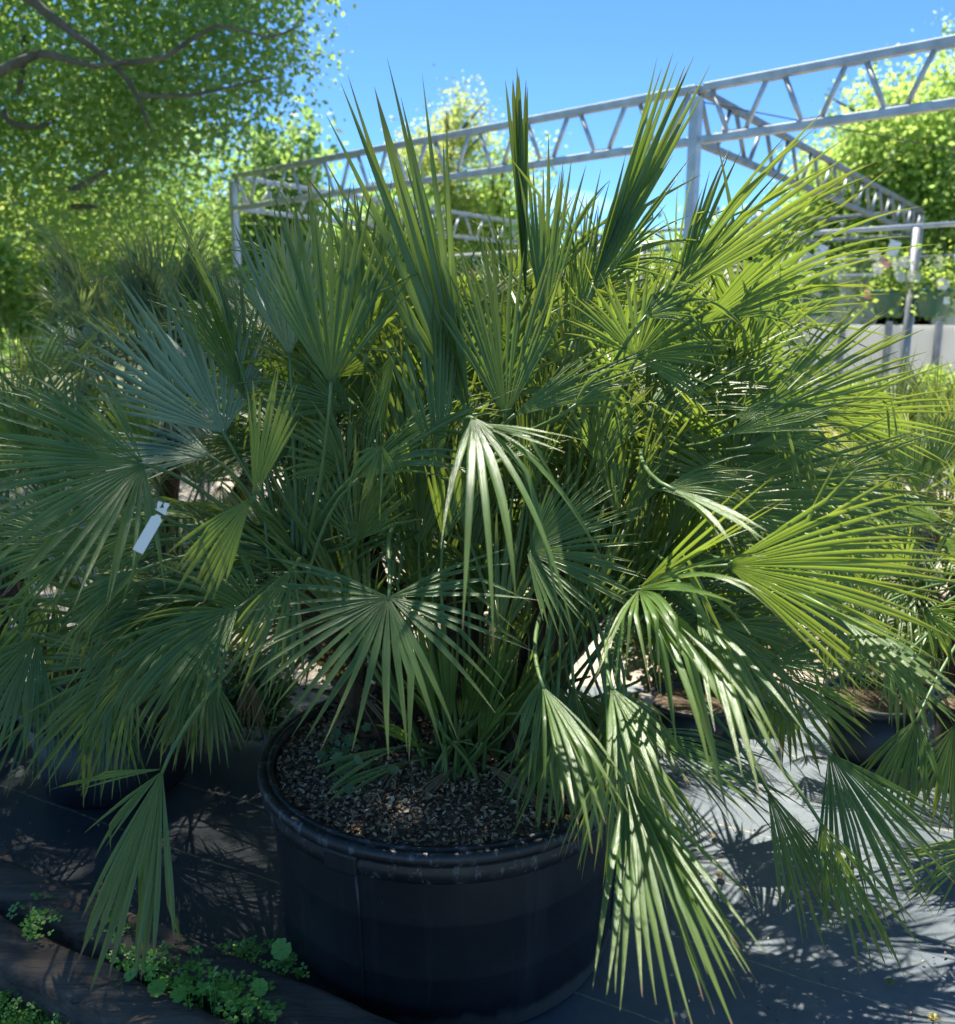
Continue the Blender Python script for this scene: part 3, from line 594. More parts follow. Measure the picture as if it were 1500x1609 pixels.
# the leaves beyond three hundred: the dense inner mass of narrow blades, one part
def join_meshes(name, mes, m):
    V = []; F = []; K = []
    for me in mes:
        k = len(V); V += [v.co.copy() for v in me.vertices]; F += [tuple(i + k for i in p.vertices) for p in me.polygons]
        K += [tuple(c.color) for c in me.color_attributes['tone'].data]
    return mesh(name, V, F, m, True, K)
rs = random.Random(1234); mes = []
for k in range(210):
    cx = rs.uniform(430, 1180); cy = rs.uniform(480, 1010); Yb = rs.uniform(2.0, 2.85); a_ = R(90 + rs.gauss(0, 48) - (cx - 780) * .09); l_ = rs.uniform(150, 260)
    Hh = at(cx, cy, Yb); T = at(cx + math.cos(a_) * l_, cy - math.sin(a_) * l_, Yb + rs.uniform(-.12, .12)); A = T - Hh; L = A.length; A.normalize()
    Nn = CAM - Hh; Nn = (Nn - A * Nn.dot(A)).normalized(); Nn = Matrix.Rotation(R(rs.uniform(-70, 70)), 3, A) @ Nn
    mes.append(fan_mesh('x', Hh, A, Nn, L, R(rs.uniform(25, 130)), rs.choice([9, 12, 15, 18]), width=.02, split=.42, droop=rs.uniform(.05, .5), crease=.15, shorten=.3, seed=2000 + k, st=7))
o = child('inner_leaves', join_meshes('inner_leaves', mes, M['palm']), big, BO); o['kind'] = 'stuff'
for me in mes: bpy.data.meshes.remove(me)
# clusters of small fruits on the stem
mb = MB()
for k in range(70):
    p = at(520 + rs.gauss(0, 16), 1045 + rs.gauss(0, 13), 2.0 + rs.gauss(0, .02)); mb.lathe([(0.0005, -.005), (.004, -.003), (.005, 0), (.004, .003), (.0005, .005)], p, 7)
child('fruit_cluster', mesh('fruit_cluster', mb.V, mb.F, M['berry'], True), big, BO)['kind'] = 'stuff'

# ---------------------------------------------------------------- the plant tag
TY = 1.46; tg = empty('plant_tag', at(252, 795, TY)); tag(tg, 'blank white loop-lock plant tag hanging from a palm leaf stalk', 'plant tag')
O = tg.location.copy()
def flat_poly(name, pxs, Y, m, parent, org, th=.0008):
    P = [at(x, y, Y + dy) - org for x, y, dy in pxs]; n_ = (P[1] - P[0]).cross(P[-1] - P[0]).normalized() * th
    k = len(P); V = P + [p + n_ for p in P]; F = [tuple(range(k)), tuple(range(2 * k - 1, k - 1, -1))] + [(i, i + k, (i + 1) % k + k, (i + 1) % k) for i in range(k)]
    return link(name, mesh(name, V, F, m), parent)
flat_poly('blade', [(208, 863, 0), (238, 811, 0), (242, 810.5, 0), (246, 808, 0), (252.5, 811, 0), (252, 814, 0), (254.5, 818, 0), (224, 871, 0)], TY, M['tag'], tg, O)
flat_poly('neck', [(243, 800, 0), (256, 798, -.002), (263, 796, 0), (260.5, 810, 0), (258, 809, 0)], TY - .002, M['tag'], tg, O)
flat_poly('loop', [(246.5, 799, 0), (247, 791, 0), (249, 787.5, 0), (256, 789.5, 0), (252.5, 795, 0), (250, 799, 0)], TY - .003, M['tag'], tg, O)
flat_poly('loop', [(256.5, 794, 0), (258, 789.5, 0), (266, 791.5, 0), (265, 797, 0), (261, 799, 0), (258, 798, 0)], TY - .003, M['tag'], tg, O)
hero((180, 770, 1.70), (60, 690, 1.7), 60, 14, 'l', roll=10, ctrl=(330, 850, 1.8), width=.02, droop=.2)

# ---------------------------------------------------------------- neighbouring palms in black nursery pots
def nursery_pot(name, c, r, h, label, group='black nursery pots on the weed cloth', m='black_pot', cat='plant pot'):
    o = empty(name, (c[0], c[1], 0)); tag(o, label, cat, group)
    mb = MB(); mb.lathe([(0, .004), (r * .78, .004), (r * .8, .02), (r * .96, h * .9), (r * .90, h * .9), (r * .88, h * .8), (0, h * .8)], n=40); mb.obj('wall', M[m], o, smooth=True)
    mb = MB(); mb.lathe([(r * .955, h * .86), (r * 1.0, h * .865), (r * 1.03, h * .93), (r * 1.02, h), (r * .96, h), (r * .93, h * .88)], n=40); mb.obj('rim', M[m], o, smooth=True)
    mb = MB(); mb.lathe([(0, h * .84), (r * .6, h * .835), (r * .9, h * .82)], n=24); mb.obj('potting_soil', M['soil'], o, smooth=True); return o
def palm_thing(name, base, crowns, cnt, key, label, scale=1, group='fan palms around the big one', els=(80, 65, 50, 35, 18, 0, -20, -35), seed=1, z0=.3, azlim=None, front=True):
    o = empty(name, (base[0], base[1], z0)); tag(o, label, 'palm', group); org = o.location.copy(); rs = random.Random(seed)
    for c in crowns:
        c = Vector(c); mb = MB(); a = Vector((base[0] + (c.x - base[0]) * .3, base[1] + (c.y - base[1]) * .3, z0))
        mb.tube(bez(a, a * .6 + c * .4 + Vector((0, 0, .05)), a * .3 + c * .7, c, 6), .045, 8)
        child('trunk', mesh('trunk', mb.V, mb.F, M['trunk'], True), o, org)
        for k in range(cnt):
            az = k * 2.39996 + rs.gauss(0, .25); el = rs.choice(els)
            put_leaf(key, o, c - org + Vector((rs.gauss(0, .03), rs.gauss(0, .03), rs.gauss(0, .04))), az, el, scale * rs.uniform(.8, 1.08), rs, rs.uniform(-12, 12))
    return o
variants('blue', M['blue'], M['petiole_pale'], (80, 60, 40, 15, -15), seeds=3, wd=.017, n=22, spread=150)
variants('green', M['palm'], M['petiole'], (70, 40, 10, -25, -45), seeds=3, wd=.02)
variants('dark', M['palm'], M['petiole'], (75, 50, 25, 0, -20), seeds=3, wd=.02)
variants('pale', M['pale'], M['petiole_pale'], (80, 60, 40, 15), seeds=3, wd=.015, n=22, spread=150)
nursery_pot('nursery_pot', (-1.28, 2.92), .30, .34, 'black pot under the green fan palm at the near left of the tub')
LP = palm_thing('fan_palm', (-1.28, 2.92), [(-1.30, 2.85, .66), (-1.05, 3.0, .72), (-1.6, 2.9, .72)], 17, 'green', 'green fan palm in a black pot at the near left of the tub', .95, seed=3)
for h_, t_, sp, n_, ro in (((85, 940, 2.1), (-40, 1090, 2.0), 120, 20, -10), ((185, 1045, 2.0), (-20, 1150, 1.9), 120, 24, 10), ((240, 870, 2.25), (140, 890, 2.2), 60, 12, 20), ((215, 1040, 2.0), (70, 1235, 1.85), 74, 20, -15), ((310, 1040, 2.15), (190, 1180, 2.0), 80, 20, 0), ((330, 1060, 2.2), (300, 1210, 2.1), 90, 18, 0), ((60, 1000, 2.0), (-60, 1190, 1.85), 90, 20, 15), ((45, 905, 2.1), (30, 1010, 2.02), 40, 5, 10)):
    hero(h_, t_, sp, n_, crown=(-1.25, 2.8, .85), roll=ro, palm=LP, org=LP.location.copy(), width=.022, droop=.3, split=.42, crease=.15, mt='palm')
for h_, t_ in (((390, 1060, 2.55), (400, 1150, 2.5)), ((330, 1090, 2.4), (330, 1190, 2.35)), ((280, 1100, 2.4), (270, 1180, 2.35))):
    hero(h_, t_, 50, 12, crown=(-1.2, 2.85, .7), palm=LP, org=LP.location.copy(), mt='dead', width=.014, droop=.2)
nursery_pot('nursery_pot', (-1.55, 4.0), .30, .36, 'black pot under the bluish fan palm behind the left palms')
palm_thing('fan_palm', (-1.55, 4.0), [(-1.62, 4.05, 1.10), (-1.35, 3.95, 1.08), (-1.0, 4.1, .98)], 38, 'blue', 'bluish grey fan palm with a dense round head behind the left palms', 1.05, seed=8, els=(85, 75, 60, 45, 30, 10, -10))
nursery_pot('nursery_pot', (-2.05, 3.3), .26, .34, 'black pot at the far left edge of the weed cloth')
palm_thing('fan_palm', (-2.05, 3.3), [(-2.02, 3.3, .78), (-1.75, 3.35, .66)], 19, 'green', 'dark fan palm cut by the left edge of the photo', .85, seed=15)
nursery_pot('nursery_pot', (2.22, 3.75), .28, .32, 'black pot under the pale sunlit palm at the right')
palm_thing('fan_palm', (2.22, 3.75), [(1.95, 3.6, .70), (2.3, 3.8, .74), (1.75, 3.75, .62)], 26, 'pale', 'pale sunlit fan palm with fine stiff blades at the right', .9, seed=21, els=(85, 75, 60, 45, 30, 15))
nursery_pot('nursery_pot', (1.80, 2.85), .22, .32, 'black pot under the green palm at the lower right edge')
RP = palm_thing('fan_palm', (1.80, 2.85), [(1.66, 2.68, .66), (1.48, 2.85, .7), (1.9, 2.8, .66)], 22, 'green', 'green fan palm in a black pot at the lower right edge', .72, seed=25, els=(70, 50, 30, 10, -20))
for k_, (h_, t_, sp, n_, ro) in enumerate((((1395, 1045, 2.25), (1490, 1150, 2.1), 110, 20, -30), ((1450, 960, 2.2), (1560, 1010, 2.1), 110, 20, 20), ((1560, 1330, 1.7), (1400, 1365, 1.66), 60, 14, -40), ((1440, 1130, 2.1), (1400, 1290, 2.0), 80, 16, 10), ((1500, 1140, 2.1), (1480, 1330, 2.0), 90, 18, 0), ((1380, 950, 2.4), (1300, 1080, 2.35), 100, 18, 10), ((1480, 860, 2.3), (1600, 830, 2.3), 100, 18, 30), ((1420, 900, 2.4), (1330, 830, 2.4), 110, 18, -20))):
    hero(h_, t_, sp, n_, crown=(1.7, 2.72, .68), roll=ro, palm=RP, org=RP.location.copy(), width=.02, droop=.35, split=.4, crease=.2, seed=3100 + k_)
nursery_pot('nursery_pot', (.12, 3.45), .28, .34, 'black pot hidden in the gloom straight behind the big tub')
palm_thing('fan_palm', (.12, 3.45), [(.12, 3.4, .62), (-.25, 3.4, .6), (.42, 3.4, .66)], 20, 'dark', 'dark fan palm straight behind the stems of the big one', .8, seed=33)
nursery_pot('nursery_pot', (1.05, 3.55), .22, .30, 'black pot behind the big tub near the gravel edge')
palm_thing('fan_palm', (1.05, 3.55), [(1.08, 3.55, .62)], 18, 'green', 'smaller green fan palm in a pot behind the big palm', .7, seed=29)

# ---------------------------------------------------------------- timber edging, weeds, grass corner
def sleeper(name, a, b, wd, ht, label, seed):
    a = Vector(a); b = Vector(b); d = (b - a); l = d.length; d.normalize(); s_ = Vector((-d.y, d.x, 0)); n = 60; m_ = 9; V = []; F = []
    prof = [(-.5, 0), (-.5, .55), (-.46, .9), (-.38, 1.0), (-.12, 1.02), (.14, 1.0), (.38, 1.0), (.47, .9), (.5, .5), (.5, 0)]
    for i in range(n + 1):
        p = a + d * l * i / n
        for k, (u, v) in enumerate(prof):
            q = noise.noise(Vector((i * .10, k * 1.7, seed))) * .006 + noise.noise(Vector((i * .5, k * 3.1, seed + 4))) * .006
            V.append(p + s_ * (u * wd + q) + Vector((0, 0, v * ht + (q * 1.2 if v > .3 else 0))))
    c = len(prof)
    for i in range(n):
        for k in range(c - 1): F.append((i * c + k, (i + 1) * c + k, (i + 1) * c + k + 1, i * c + k + 1))
    F.append(tuple(range(c))); F.append(tuple(n * c + k for k in range(c - 1, -1, -1)))
    o = link(name, mesh(name, V, F, M['timber'], True)); return tag(o, label, 'timber', 'old timbers edging the bed')
TD = Vector((math.cos(R(-27)), math.sin(R(-27)), 0))
def along(px, py, z, s0, s1):
    p = atz(px, py, z); p.z = 0; return p + TD * s0, p + TD * s1
a, b = along(204, 1463, .1, -1.6, 1.45); sleeper('timber_sleeper', a, b, .13, .10, 'weathered dark timber sleeper lying next to the weed cloth, below the tub', 1)
a, b = along(120, 1530, .1, -1.5, 1.2); sleeper('timber_sleeper', a, b, .125, .10, 'weathered dark timber sleeper next to the grass at the bottom corner', 2)
def leafq(P, s, rnd, up=.6, fold=0):
    """one leaf: a kite-shaped quad"""
    n_ = Vector((rnd.gauss(0, 1), rnd.gauss(0, 1), rnd.gauss(0, 1) + up * 3)).normalized(); a = Vector((rnd.gauss(0, 1), rnd.gauss(0, 1), 0)); a = (a - n_ * a.dot(n_)).normalized(); b = n_.cross(a)
    return [P - a * s * .5, P + b * s * .38 - a * s * .02, P + a * s * .5, P - b * s * .38 - a * s * .02]
def round_leaf(mb, c, r, n_, k=54, notch=True):
    n_ = Vector(n_).normalized(); a = n_.orthogonal().normalized(); b = n_.cross(a); V = [Vector(c) - n_ * r * .12]
    for i in range(k):
        t = 2 * math.pi * i / k; q = r * (1 + .045 * math.cos(9 * t) - .35 * math.exp(-((t - 3.1) / .16) ** 2)); V.append(Vector(c) + (a * math.cos(t) + b * math.sin(t)) * q + n_ * r * .05 * math.cos(9 * t))
    mb.add(V, [(0, 1 + i, 1 + (i + 1) % k) for i in range(k)])
def clover(mb, c, r, rnd):
    n_ = Vector((rnd.gauss(0, .3), rnd.gauss(-.15, .3), 1)).normalized(); a = n_.orthogonal().normalized(); rot = Matrix.Rotation(rnd.uniform(0, 6.28), 3, n_); a = rot @ a; b = n_.cross(a); k = 3
    for i in range(k):
        t = 2 * math.pi * i / k; d = a * math.cos(t) + b * math.sin(t); s_ = n_.cross(d); c = Vector(c)
        mb.add([c, c + d * r * .6 + s_ * r * .42, c + d * r * 1.0 + s_ * r * .3, c + d * r * .88, c + d * r * 1.0 - s_ * r * .3, c + d * r * .6 - s_ * r * .42], [(0, 3, 2, 1), (0, 5, 4, 3)])
rs = random.Random(61)
mb = MB()
for k in range(430):            # clover and small weeds along the gap
    u = rs.random(); px = 190 + 250 * u + rs.gauss(0, 16); py = 1495 + 95 * u + rs.gauss(0, 17); z = abs(rs.gauss(.09, .035))
    c = atz(px, py, z); clover(mb, c, rs.uniform(.008, .017), rs)
    if rs.random() < .35: mb.tube([Vector((c.x, c.y, .0)), c], .0008, 3, False)
for k in range(60):
    u = rs.random(); clover(mb, atz(60 + rs.gauss(0, 18) + (rs.random() < .3) * 120, 1450 + rs.gauss(0, 14) + 0, .10 + rs.uniform(0, .03)), rs.uniform(.008, .016), rs)
for k in range(70): clover(mb, atz(375 + rs.uniform(-35, 70), 1492 + rs.gauss(0, 10), rs.uniform(.02, .1)), rs.uniform(.006, .012), rs)
for k in range(26): clover(mb, atz(455 + rs.gauss(0, 16), 1515 + rs.gauss(0, 10), rs.uniform(.02, .12)), rs.uniform(.009, .014), rs)
tag(mb.obj('clover_weeds', M['weed']), kind='stuff')
def weed(name, spots, label, cat='weed', group=None):
    o = empty(name, (spots[0][0].x, spots[0][0].y, 0)); tag(o, label, cat, group); og = o.location.copy()
    for c, r, n_ in spots:
        mb = MB(); round_leaf(mb, c - og, r, n_); mb.obj('leaf', M['weed'], o, smooth=True)
        mb = MB(); mb.tube([Vector((c.x - og.x, c.y - og.y + .02, .0)), c - og], .0016, 5); mb.obj('stem', M['petiole'], o, smooth=True)
weed('pennywort', [(atz(442, 1491, .14), .024, (.1, -1, .9))], 'round pennywort leaf standing beside the foot of the tub', group=None)
weed('pennywort', [(atz(408, 1551, .14), .019, (.5, -.6, .9)), (atz(360, 1565, .13), .014, (0, -.3, 1)), (atz(386, 1570, .12), .012, (0, -.2, 1)), (atz(388, 1590, .12), .013, (0, -.2, 1))], 'pennywort with shiny round leaves growing between the timbers')
weed('pennywort', [(atz(246, 1552, .12), .020, (.2, -.5, 1)), (atz(205, 1530, .12), .018, (-.4, -.3, 1)), (atz(280, 1562, .12), .018, (.1, -.5, 1))], 'broad leaved pennywort at the upper end of the weed patch')
def rosette(name, c, k, l, wd, label, m, seed, up=.7):
    rnd = random.Random(seed); o = empty(name, c); tag(o, label, 'weed')
    for i in range(k):
        t = 6.283 * i / k + rnd.gauss(0, .3); li = l * rnd.uniform(.6, 1.1); e = rnd.uniform(.2, up * 1.4); dr = Vector((math.cos(t) * math.cos(e), math.sin(t) * math.cos(e), math.sin(e))); sd_ = Vector((-math.sin(t), math.cos(t), 0)); V = []; F = []
        for s in range(8):
            q = s / 7; p = dr * li * q + Vector((0, 0, -li * .55 * q * q)); ww = wd * math.sin(min(1, q * 1.15 + .12) * math.pi) * (1 + .35 * math.sin(s * 3.0)) + .0008
            V += [p + sd_ * ww, p + Vector((0, 0, -ww * .3)), p - sd_ * ww]
        for s in range(7): a = s * 3; F += [(a, a + 1, a + 4, a + 3), (a + 1, a + 2, a + 5, a + 4)]
        link('leaf', mesh('leaf', V, F, M[m], True), o)
p = atz(235, 1515, .07); rosette('dandelion_weed', p, 11, .085, .013, 'leafy lobed weed in the gap between the two timbers', 'weed', 4)
p = atz(292, 1528, .07); rosette('dandelion_weed', p, 9, .075, .012, 'second lobed weed in the timber gap, nearer the tub', 'weed', 5)
p = atz(375, 1500, .01); rosette('seedling', p, 8, .05, .005, 'spindly little weed seedling on the cloth beside the tub', 'weed', 6, 1.2)
# ivy-like plant in the tub
o = empty('leafy_weed', at(545, 1180, 2.0)); o.location.z = .49; tag(o, 'dark green broad-leaved weed growing in the tub soil', 'weed'); og = o.location.copy(); rs = random.Random(71)
for k in range(44):
    c = at(548 + rs.gauss(0, 24), 1190 + rs.gauss(0, 24), 1.97 + rs.gauss(0, .05)); s = rs.uniform(.018, .034); n_ = Vector((rs.gauss(0, .5), -1, rs.gauss(.7, .5))).normalized(); a = n_.orthogonal().normalized(); a = Matrix.Rotation(rs.uniform(0, 6.28), 3, n_) @ a; b = n_.cross(a)
    P = [(-.5, 0), (-.35, .35), (-.1, .3), (.05, .5), (.3, .22), (.6, 0), (.3, -.22), (.05, -.5), (-.1, -.3), (-.35, -.35)]
    V = [c - og] + [c - og + a * x * s + b * y * s + n_ * abs(y) * s * .25 for x, y in P]
    link('leaf', mesh('leaf', V, [(0, 1 + i, 1 + (i + 1) % 10) for i in range(10)], M['dark_shrub'], True), o)
# grass corner and leaf litter
rs = random.Random(81); Q = []; clm = MB()
for k in range(4200):
    px = rs.uniform(-40, 150); py = rs.uniform(1530, 1640)
    if py < 1535 + .62 * px * .9: continue
    c = atz(px, py, 0); a = rs.uniform(0, 6.28); h = rs.uniform(.012, .045); l_ = Vector((rs.gauss(0, .6), rs.gauss(0, .6), 1)).normalized() * h; s_ = Vector((math.cos(a), math.sin(a), 0)) * .0016
    Q.append([c - s_, c + s_, c + l_ + s_ * .4, c + l_ - s_ * .4])
for k in range(330):
    px = rs.uniform(-20, 150); py = rs.uniform(1530, 1615)
    if py > 1540 + .58 * px: clover(clm, atz(px, py, rs.uniform(.01, .05)), rs.uniform(.006, .013), rs)
tag(link('grass', quads('grass', np.array([[list(v) for v in q] for q in Q]), M['grass'])), kind='stuff')
tag(clm.obj('clover', M['weed']), kind='stuff')
a = atz(60, 1600, 0)
V = [(a.x - 1.2, a.y - .5, .006), (a.x + .6, a.y - .9, .006), (a.x + .42, a.y - .10, .006), (a.x - 1.2, a.y + .75, .006)]
tag(link('soil_verge', mesh('soil_verge', V, [(0, 1, 2, 3)], M['dirt'])), kind='structure')
a, b = along(160, 1490, 0, -1.6, 1.4); s_ = Vector((-TD.y, TD.x, 0)) * .09
tag(link('soil_gap', mesh('soil_gap', [a - s_ + Vector((0, 0, .045)), b - s_ + Vector((0, 0, .045)), b + s_ + Vector((0, 0, .045)), a + s_ + Vector((0, 0, .045))], [(0, 1, 2, 3)], M['dirt'])), kind='structure')
rs = random.Random(83); pts = []
for k in range(420):
    px = rs.choice([rs.uniform(0, 400), rs.uniform(1000, 1500)]); c = atz(px, rs.uniform(1230, 1609), .012); pts.append((c.x, c.y, .014))
for k in range(160):
    c = atz(rs.uniform(0, 110), 1350 + rs.gauss(0, 25), .012); pts.append((c.x, c.y, .014))
scatter_chips('leaf_litter', pts, .003, .010, M['chip'])
pts = []
for k in range(900):
    c = atz(rs.uniform(1000, 1420), rs.uniform(950, 1110), 0); pts.append((c.x, c.y, .002))
scatter_chips('gravel_stones', pts, .010, .03, M['chip'])
def litter(c, s, m, label, seed, name='fallen_leaf'):
    rnd = random.Random(seed); V = []; F = []; a = rnd.uniform(0, 6.28); d = Vector((math.cos(a), math.sin(a), 0)); e = Vector((-d.y, d.x, 0))
    for k in range(7):
        q = k / 6; ww = s * .28 * math.sin(q * math.pi) ** .8 + .0005; p = d * s * (q - .5) + Vector((0, 0, .004 + .25 * s * (q - .5) ** 2))
        V += [p + e * ww + Vector((0, 0, ww * .5)), p, p - e * ww + Vector((0, 0, ww * .5))]
    for k in range(6): a_ = k * 3; F += [(a_, a_ + 1, a_ + 4, a_ + 3), (a_ + 1, a_ + 2, a_ + 5, a_ + 4)]
    tag(link(name, mesh(name, V, F, M[m], True), None, c), label, 'leaf', 'fallen leaves on the weed cloth')
litter(atz(1397, 1546, .012), .032, 'pale', 'single pale green fallen leaf lying on the cloth near the bottom right', 1)
litter(atz(286, 1430, .012), .02, 'dead', 'small brown fallen leaf on the cloth between the timber and the tub', 2)
litter(atz(1120, 1315, .012), .03, 'dead', 'curled brown leaf on the cloth right of the tub', 3)
litter(atz(1130, 1378, .012), .04, 'dead', 'largest dry brown leaf on the cloth right of the tub', 4)
mb = MB(); P0 = atz(222, 1360, .012); mb.tube([P0, atz(240, 1372, .014), atz(243, 1388, .016), atz(241, 1398, .012)], [.002, .0022, .0018, .001], 5)
tag(mb.obj('dry_twig', M['dead'], smooth=True), 'thin curved dry twig lying on the cloth beside the hanging leaf', 'twig')
# little yellow flower at the very bottom right
o = empty('yellow_flower', atz(1462, 1634, 0)); tag(o, 'pale yellow flower tuft just showing at the bottom right corner', 'flower'); rs = random.Random(7)
mb = MB()
for k in range(22):
    t = rs.uniform(0, 6.28); e = rs.uniform(.5, 1.4); mb.bar((0, 0, .05), Vector((math.cos(t) * math.cos(e), math.sin(t) * math.cos(e), math.sin(e))) * .018 + Vector((0, 0, .05)), .003, .001)
mb.obj('petals', M['petal_yellow'], o); mb = MB(); mb.tube([(0, 0, 0), (0, 0, .052)], .002, 5); mb.obj('stem', M['petiole'], o)

# ---------------------------------------------------------------- steel frame of the shade house
fr = empty('shade_house_frame', (1.366, 5.973, 0)); tag(fr, 'tall galvanised steel frame of lattice trusses on posts behind the palms', 'steel frame')
og = fr.location.copy()
P1 = Vector((1.366, 5.973, 0)); P2 = Vector((-2.464, 9.470, 0)); P3 = Vector((5.888, 12.385, 0)); dA = (P1 - P2).normalized(); P4 = P2 + (P3 - P1); PE = P1 + dA * 4.2
def post(p, top=3.0, w_=.062, m='steel'):
    mb = MB(); mb.box(p - og + Vector((0, 0, top / 2 - .02)), (w_, w_, top), Matrix.Rotation(math.atan2(dA.y, dA.x), 3, 'Z')); o = mb.obj('post', M[m], fr); return o
def truss(a, b, n, m='steel', ztop=3.0, dep=.305, w_=.049):
    a = a - og; b = b - og; up = Vector((0, 0, 1)); d = (b - a).normalized()
    for nm, z in (('top_chord', ztop), ('bottom_chord', ztop - dep)):
        mb = MB(); mb.bar(a + up * z, b + up * z, w_, w_); o = mb.obj(nm, M[m], fr)
        bv = o.modifiers.new('bevel', 'BEVEL'); bv.width = .008; bv.segments = 2
    l = (b - a).length; st = l / n
    for i in range(n):
        t0 = a + d * st * i; q = st * .5; g = .055
        mb = MB(); mb.tube([t0 + d * (g) + up * (ztop - w_ * .4), t0 + d * (q - g) + up * (ztop - dep + w_ * .4)], .016, 8); mb.obj('web_brace', M[m], fr, smooth=True)
        mb = MB(); mb.tube([t0 + d * (q + g) + up * (ztop - dep + w_ * .4), t0 + d * (st - g) + up * (ztop - w_ * .4)], .016, 8); mb.obj('web_brace', M[m], fr, smooth=True)
        for zc, qq in ((ztop - w_ * .5 - .004, 0), (ztop - dep + w_ * .5 + .004, q)):
            if i or qq: 
                mb = MB(); mb.bar(t0 + d * (qq - .07) + up * zc, t0 + d * (qq + .07) + up * zc, .03, .010); mb.obj('gusset', M[m], fr)
for p_ in (P1, P2, P3, P4): post(p_ - Vector((0, 0, 0)), 2.97)
truss(P2, P1, 11); truss(P1 + dA * .05, PE, 9); truss(P1, P3, 12, 'steel_dark', w_=.045); truss(P2, P4, 14, w_=.045); truss(P4, P3, 9, 'steel_dark', w_=.045)
for z in (2.2,):
    mb = MB(); mb.tube([P4 - og + Vector((0, 0, z)), P3 - og + Vector((0, 0, z))], .02, 8); mb.obj('rail', M['steel'], fr, smooth=True)
mb = MB(); mb.tube([P1 - og + Vector((0, 0, 2.93)), P3 - og + dA * 3 + Vector((0, 0, 2.9))], .004, 5); mb.obj('tie_wire', M['wire'], fr)

# ---------------------------------------------------------------- rail with hanging baskets
rail = empty('hanging_rail', (3.3, 6.7, 0)); tag(rail, 'long galvanised pipe rail on grey posts that carries the hanging baskets', 'rail'); ro = rail.location.copy()
Ra = atz(1500, 352, 2.28); RL = -dA
Ra2 = Ra - RL * 1.5; Rb = Ra + RL * 7.4
mb = MB(); mb.tube([Ra2 - ro, Rb - ro], .019, 10); mb.obj('pipe', M['steel'], rail, smooth=True)
mb = MB(); mb.tube([Ra2 - ro + Vector((0, .12, -.22)), Rb - ro + Vector((0, .12, -.22))], .012, 8); mb.obj('lower_pipe', M['steel_dark'], rail, smooth=True)
def on_rail(px):
    d = ray(px, 360); t = ((Ra.y - 0) * RL.x - Ra.x * RL.y) / (d.y * RL.x - d.x * RL.y); return Vector((d.x * t, d.y * t, 2.28))
for px in (1441, 1010, 330):
    p_ = on_rail(px); p_.z = 0; mb = MB(); mb.tube([p_ - ro, p_ - ro + Vector((0, 0, 2.27))], .034, 12); mb.obj('post', M['steel_dark'], rail, smooth=True)
def basket(px, label, seed, flower='petal_white', dense=1.0, zp=1.62, sq=False):
    c = on_rail(px); rnd = random.Random(seed); o = empty('hanging_basket', Vector((c.x, c.y, zp))); tag(o, label, 'hanging basket', 'hanging baskets along the pipe rail')
    mb = MB(); mb.lathe([(0, 0), (.095, 0), (.10, .01), (.137, .17), (.142, .172), (.145, .20), (.135, .20), (.128, .165), (0, .165)], n=28); mb.obj('pot', M['green_pot'], o, smooth=True)
    for k in range(3):
        t = 2.1 * k + rnd.random(); mb = MB(); mb.tube([(.138 * math.cos(t), .138 * math.sin(t), .19), (0, 0, 2.27 - zp)], .0018, 4); mb.obj('hanger_wire', M['wire'], o)
    Q = []
    for k in range(int(620 * dense)):
        v = Vector((rnd.gauss(0, .085), rnd.gauss(0, .085), abs(rnd.gauss(.05, .14)) + .16)); 
        if rnd.random() < .15: v.z -= .16; v.x *= 1.7; v.y *= 1.7
        Q.append(leafq(v, rnd.uniform(.025, .055), rnd, .3))
    link('foliage', quads('foliage', np.array([[list(v) for v in q] for q in Q]), M['shrub']), o)
    for k in range(9 if flower else 0):
        v = Vector((rnd.gauss(0, .11), rnd.gauss(-.05, .1), rnd.uniform(.18, .50))); mb = MB()
        for j in range(5):
            t = 6.283 * j / 5; n_ = Vector((rnd.gauss(0, .2), -1, .3)).normalized(); a = n_.orthogonal().normalized(); b = n_.cross(a); dd = a * math.cos(t) + b * math.sin(t); s_ = n_.cross(dd)
            mb.add([v, v + dd * .036 + s_ * .025 + n_ * .004, v + dd * .052, v + dd * .036 - s_ * .025 + n_ * .004], [(0, 1, 2, 3)])
        mb.obj('flower', M[flower if k < 2 or flower == 'petal_white' else 'petal_white'], o)
    return o
for px, lab, sd_, fl in ((1478, 'rightmost green hanging basket, cut by the photo edge beside the grey post', 1, 'petal_white'), (1408, 'green hanging basket with a pink flower next to the grey post', 2, 'petal_pink'),
        (1296, 'hanging basket with white flowers showing just over the long palm blades', 3, 'petal_white'), (1240, 'leafy hanging basket half hidden behind the right palm blades', 4, 'petal_white'),
        (765, 'hanging basket with pink flowers glimpsed through the middle of the big palm', 5, 'petal_pink'), (640, 'flowering hanging basket glimpsed left of the tall centre blades', 6, 'petal_white'),
        (478, 'hanging basket seen through the upright left fan leaf', 7, 'petal_white'), (420, 'leftmost hanging basket beside the white truss post', 8, 'petal_pink')):
    bk = basket(px, lab, sd_, fl)
    if px in (1408, 1296):
        mb = MB(); mb.box((-.06, -.12, .50), (.085, .002, .11), Matrix.Rotation(.3, 3, 'Y')); mb.obj('care_card', M['tag'], bk)
    if px == 1478:
        mb = MB(); mb.box((.03, -.134, .115), (.045, .002, .05)); mb.obj('price_sticker', M['tag'], bk)

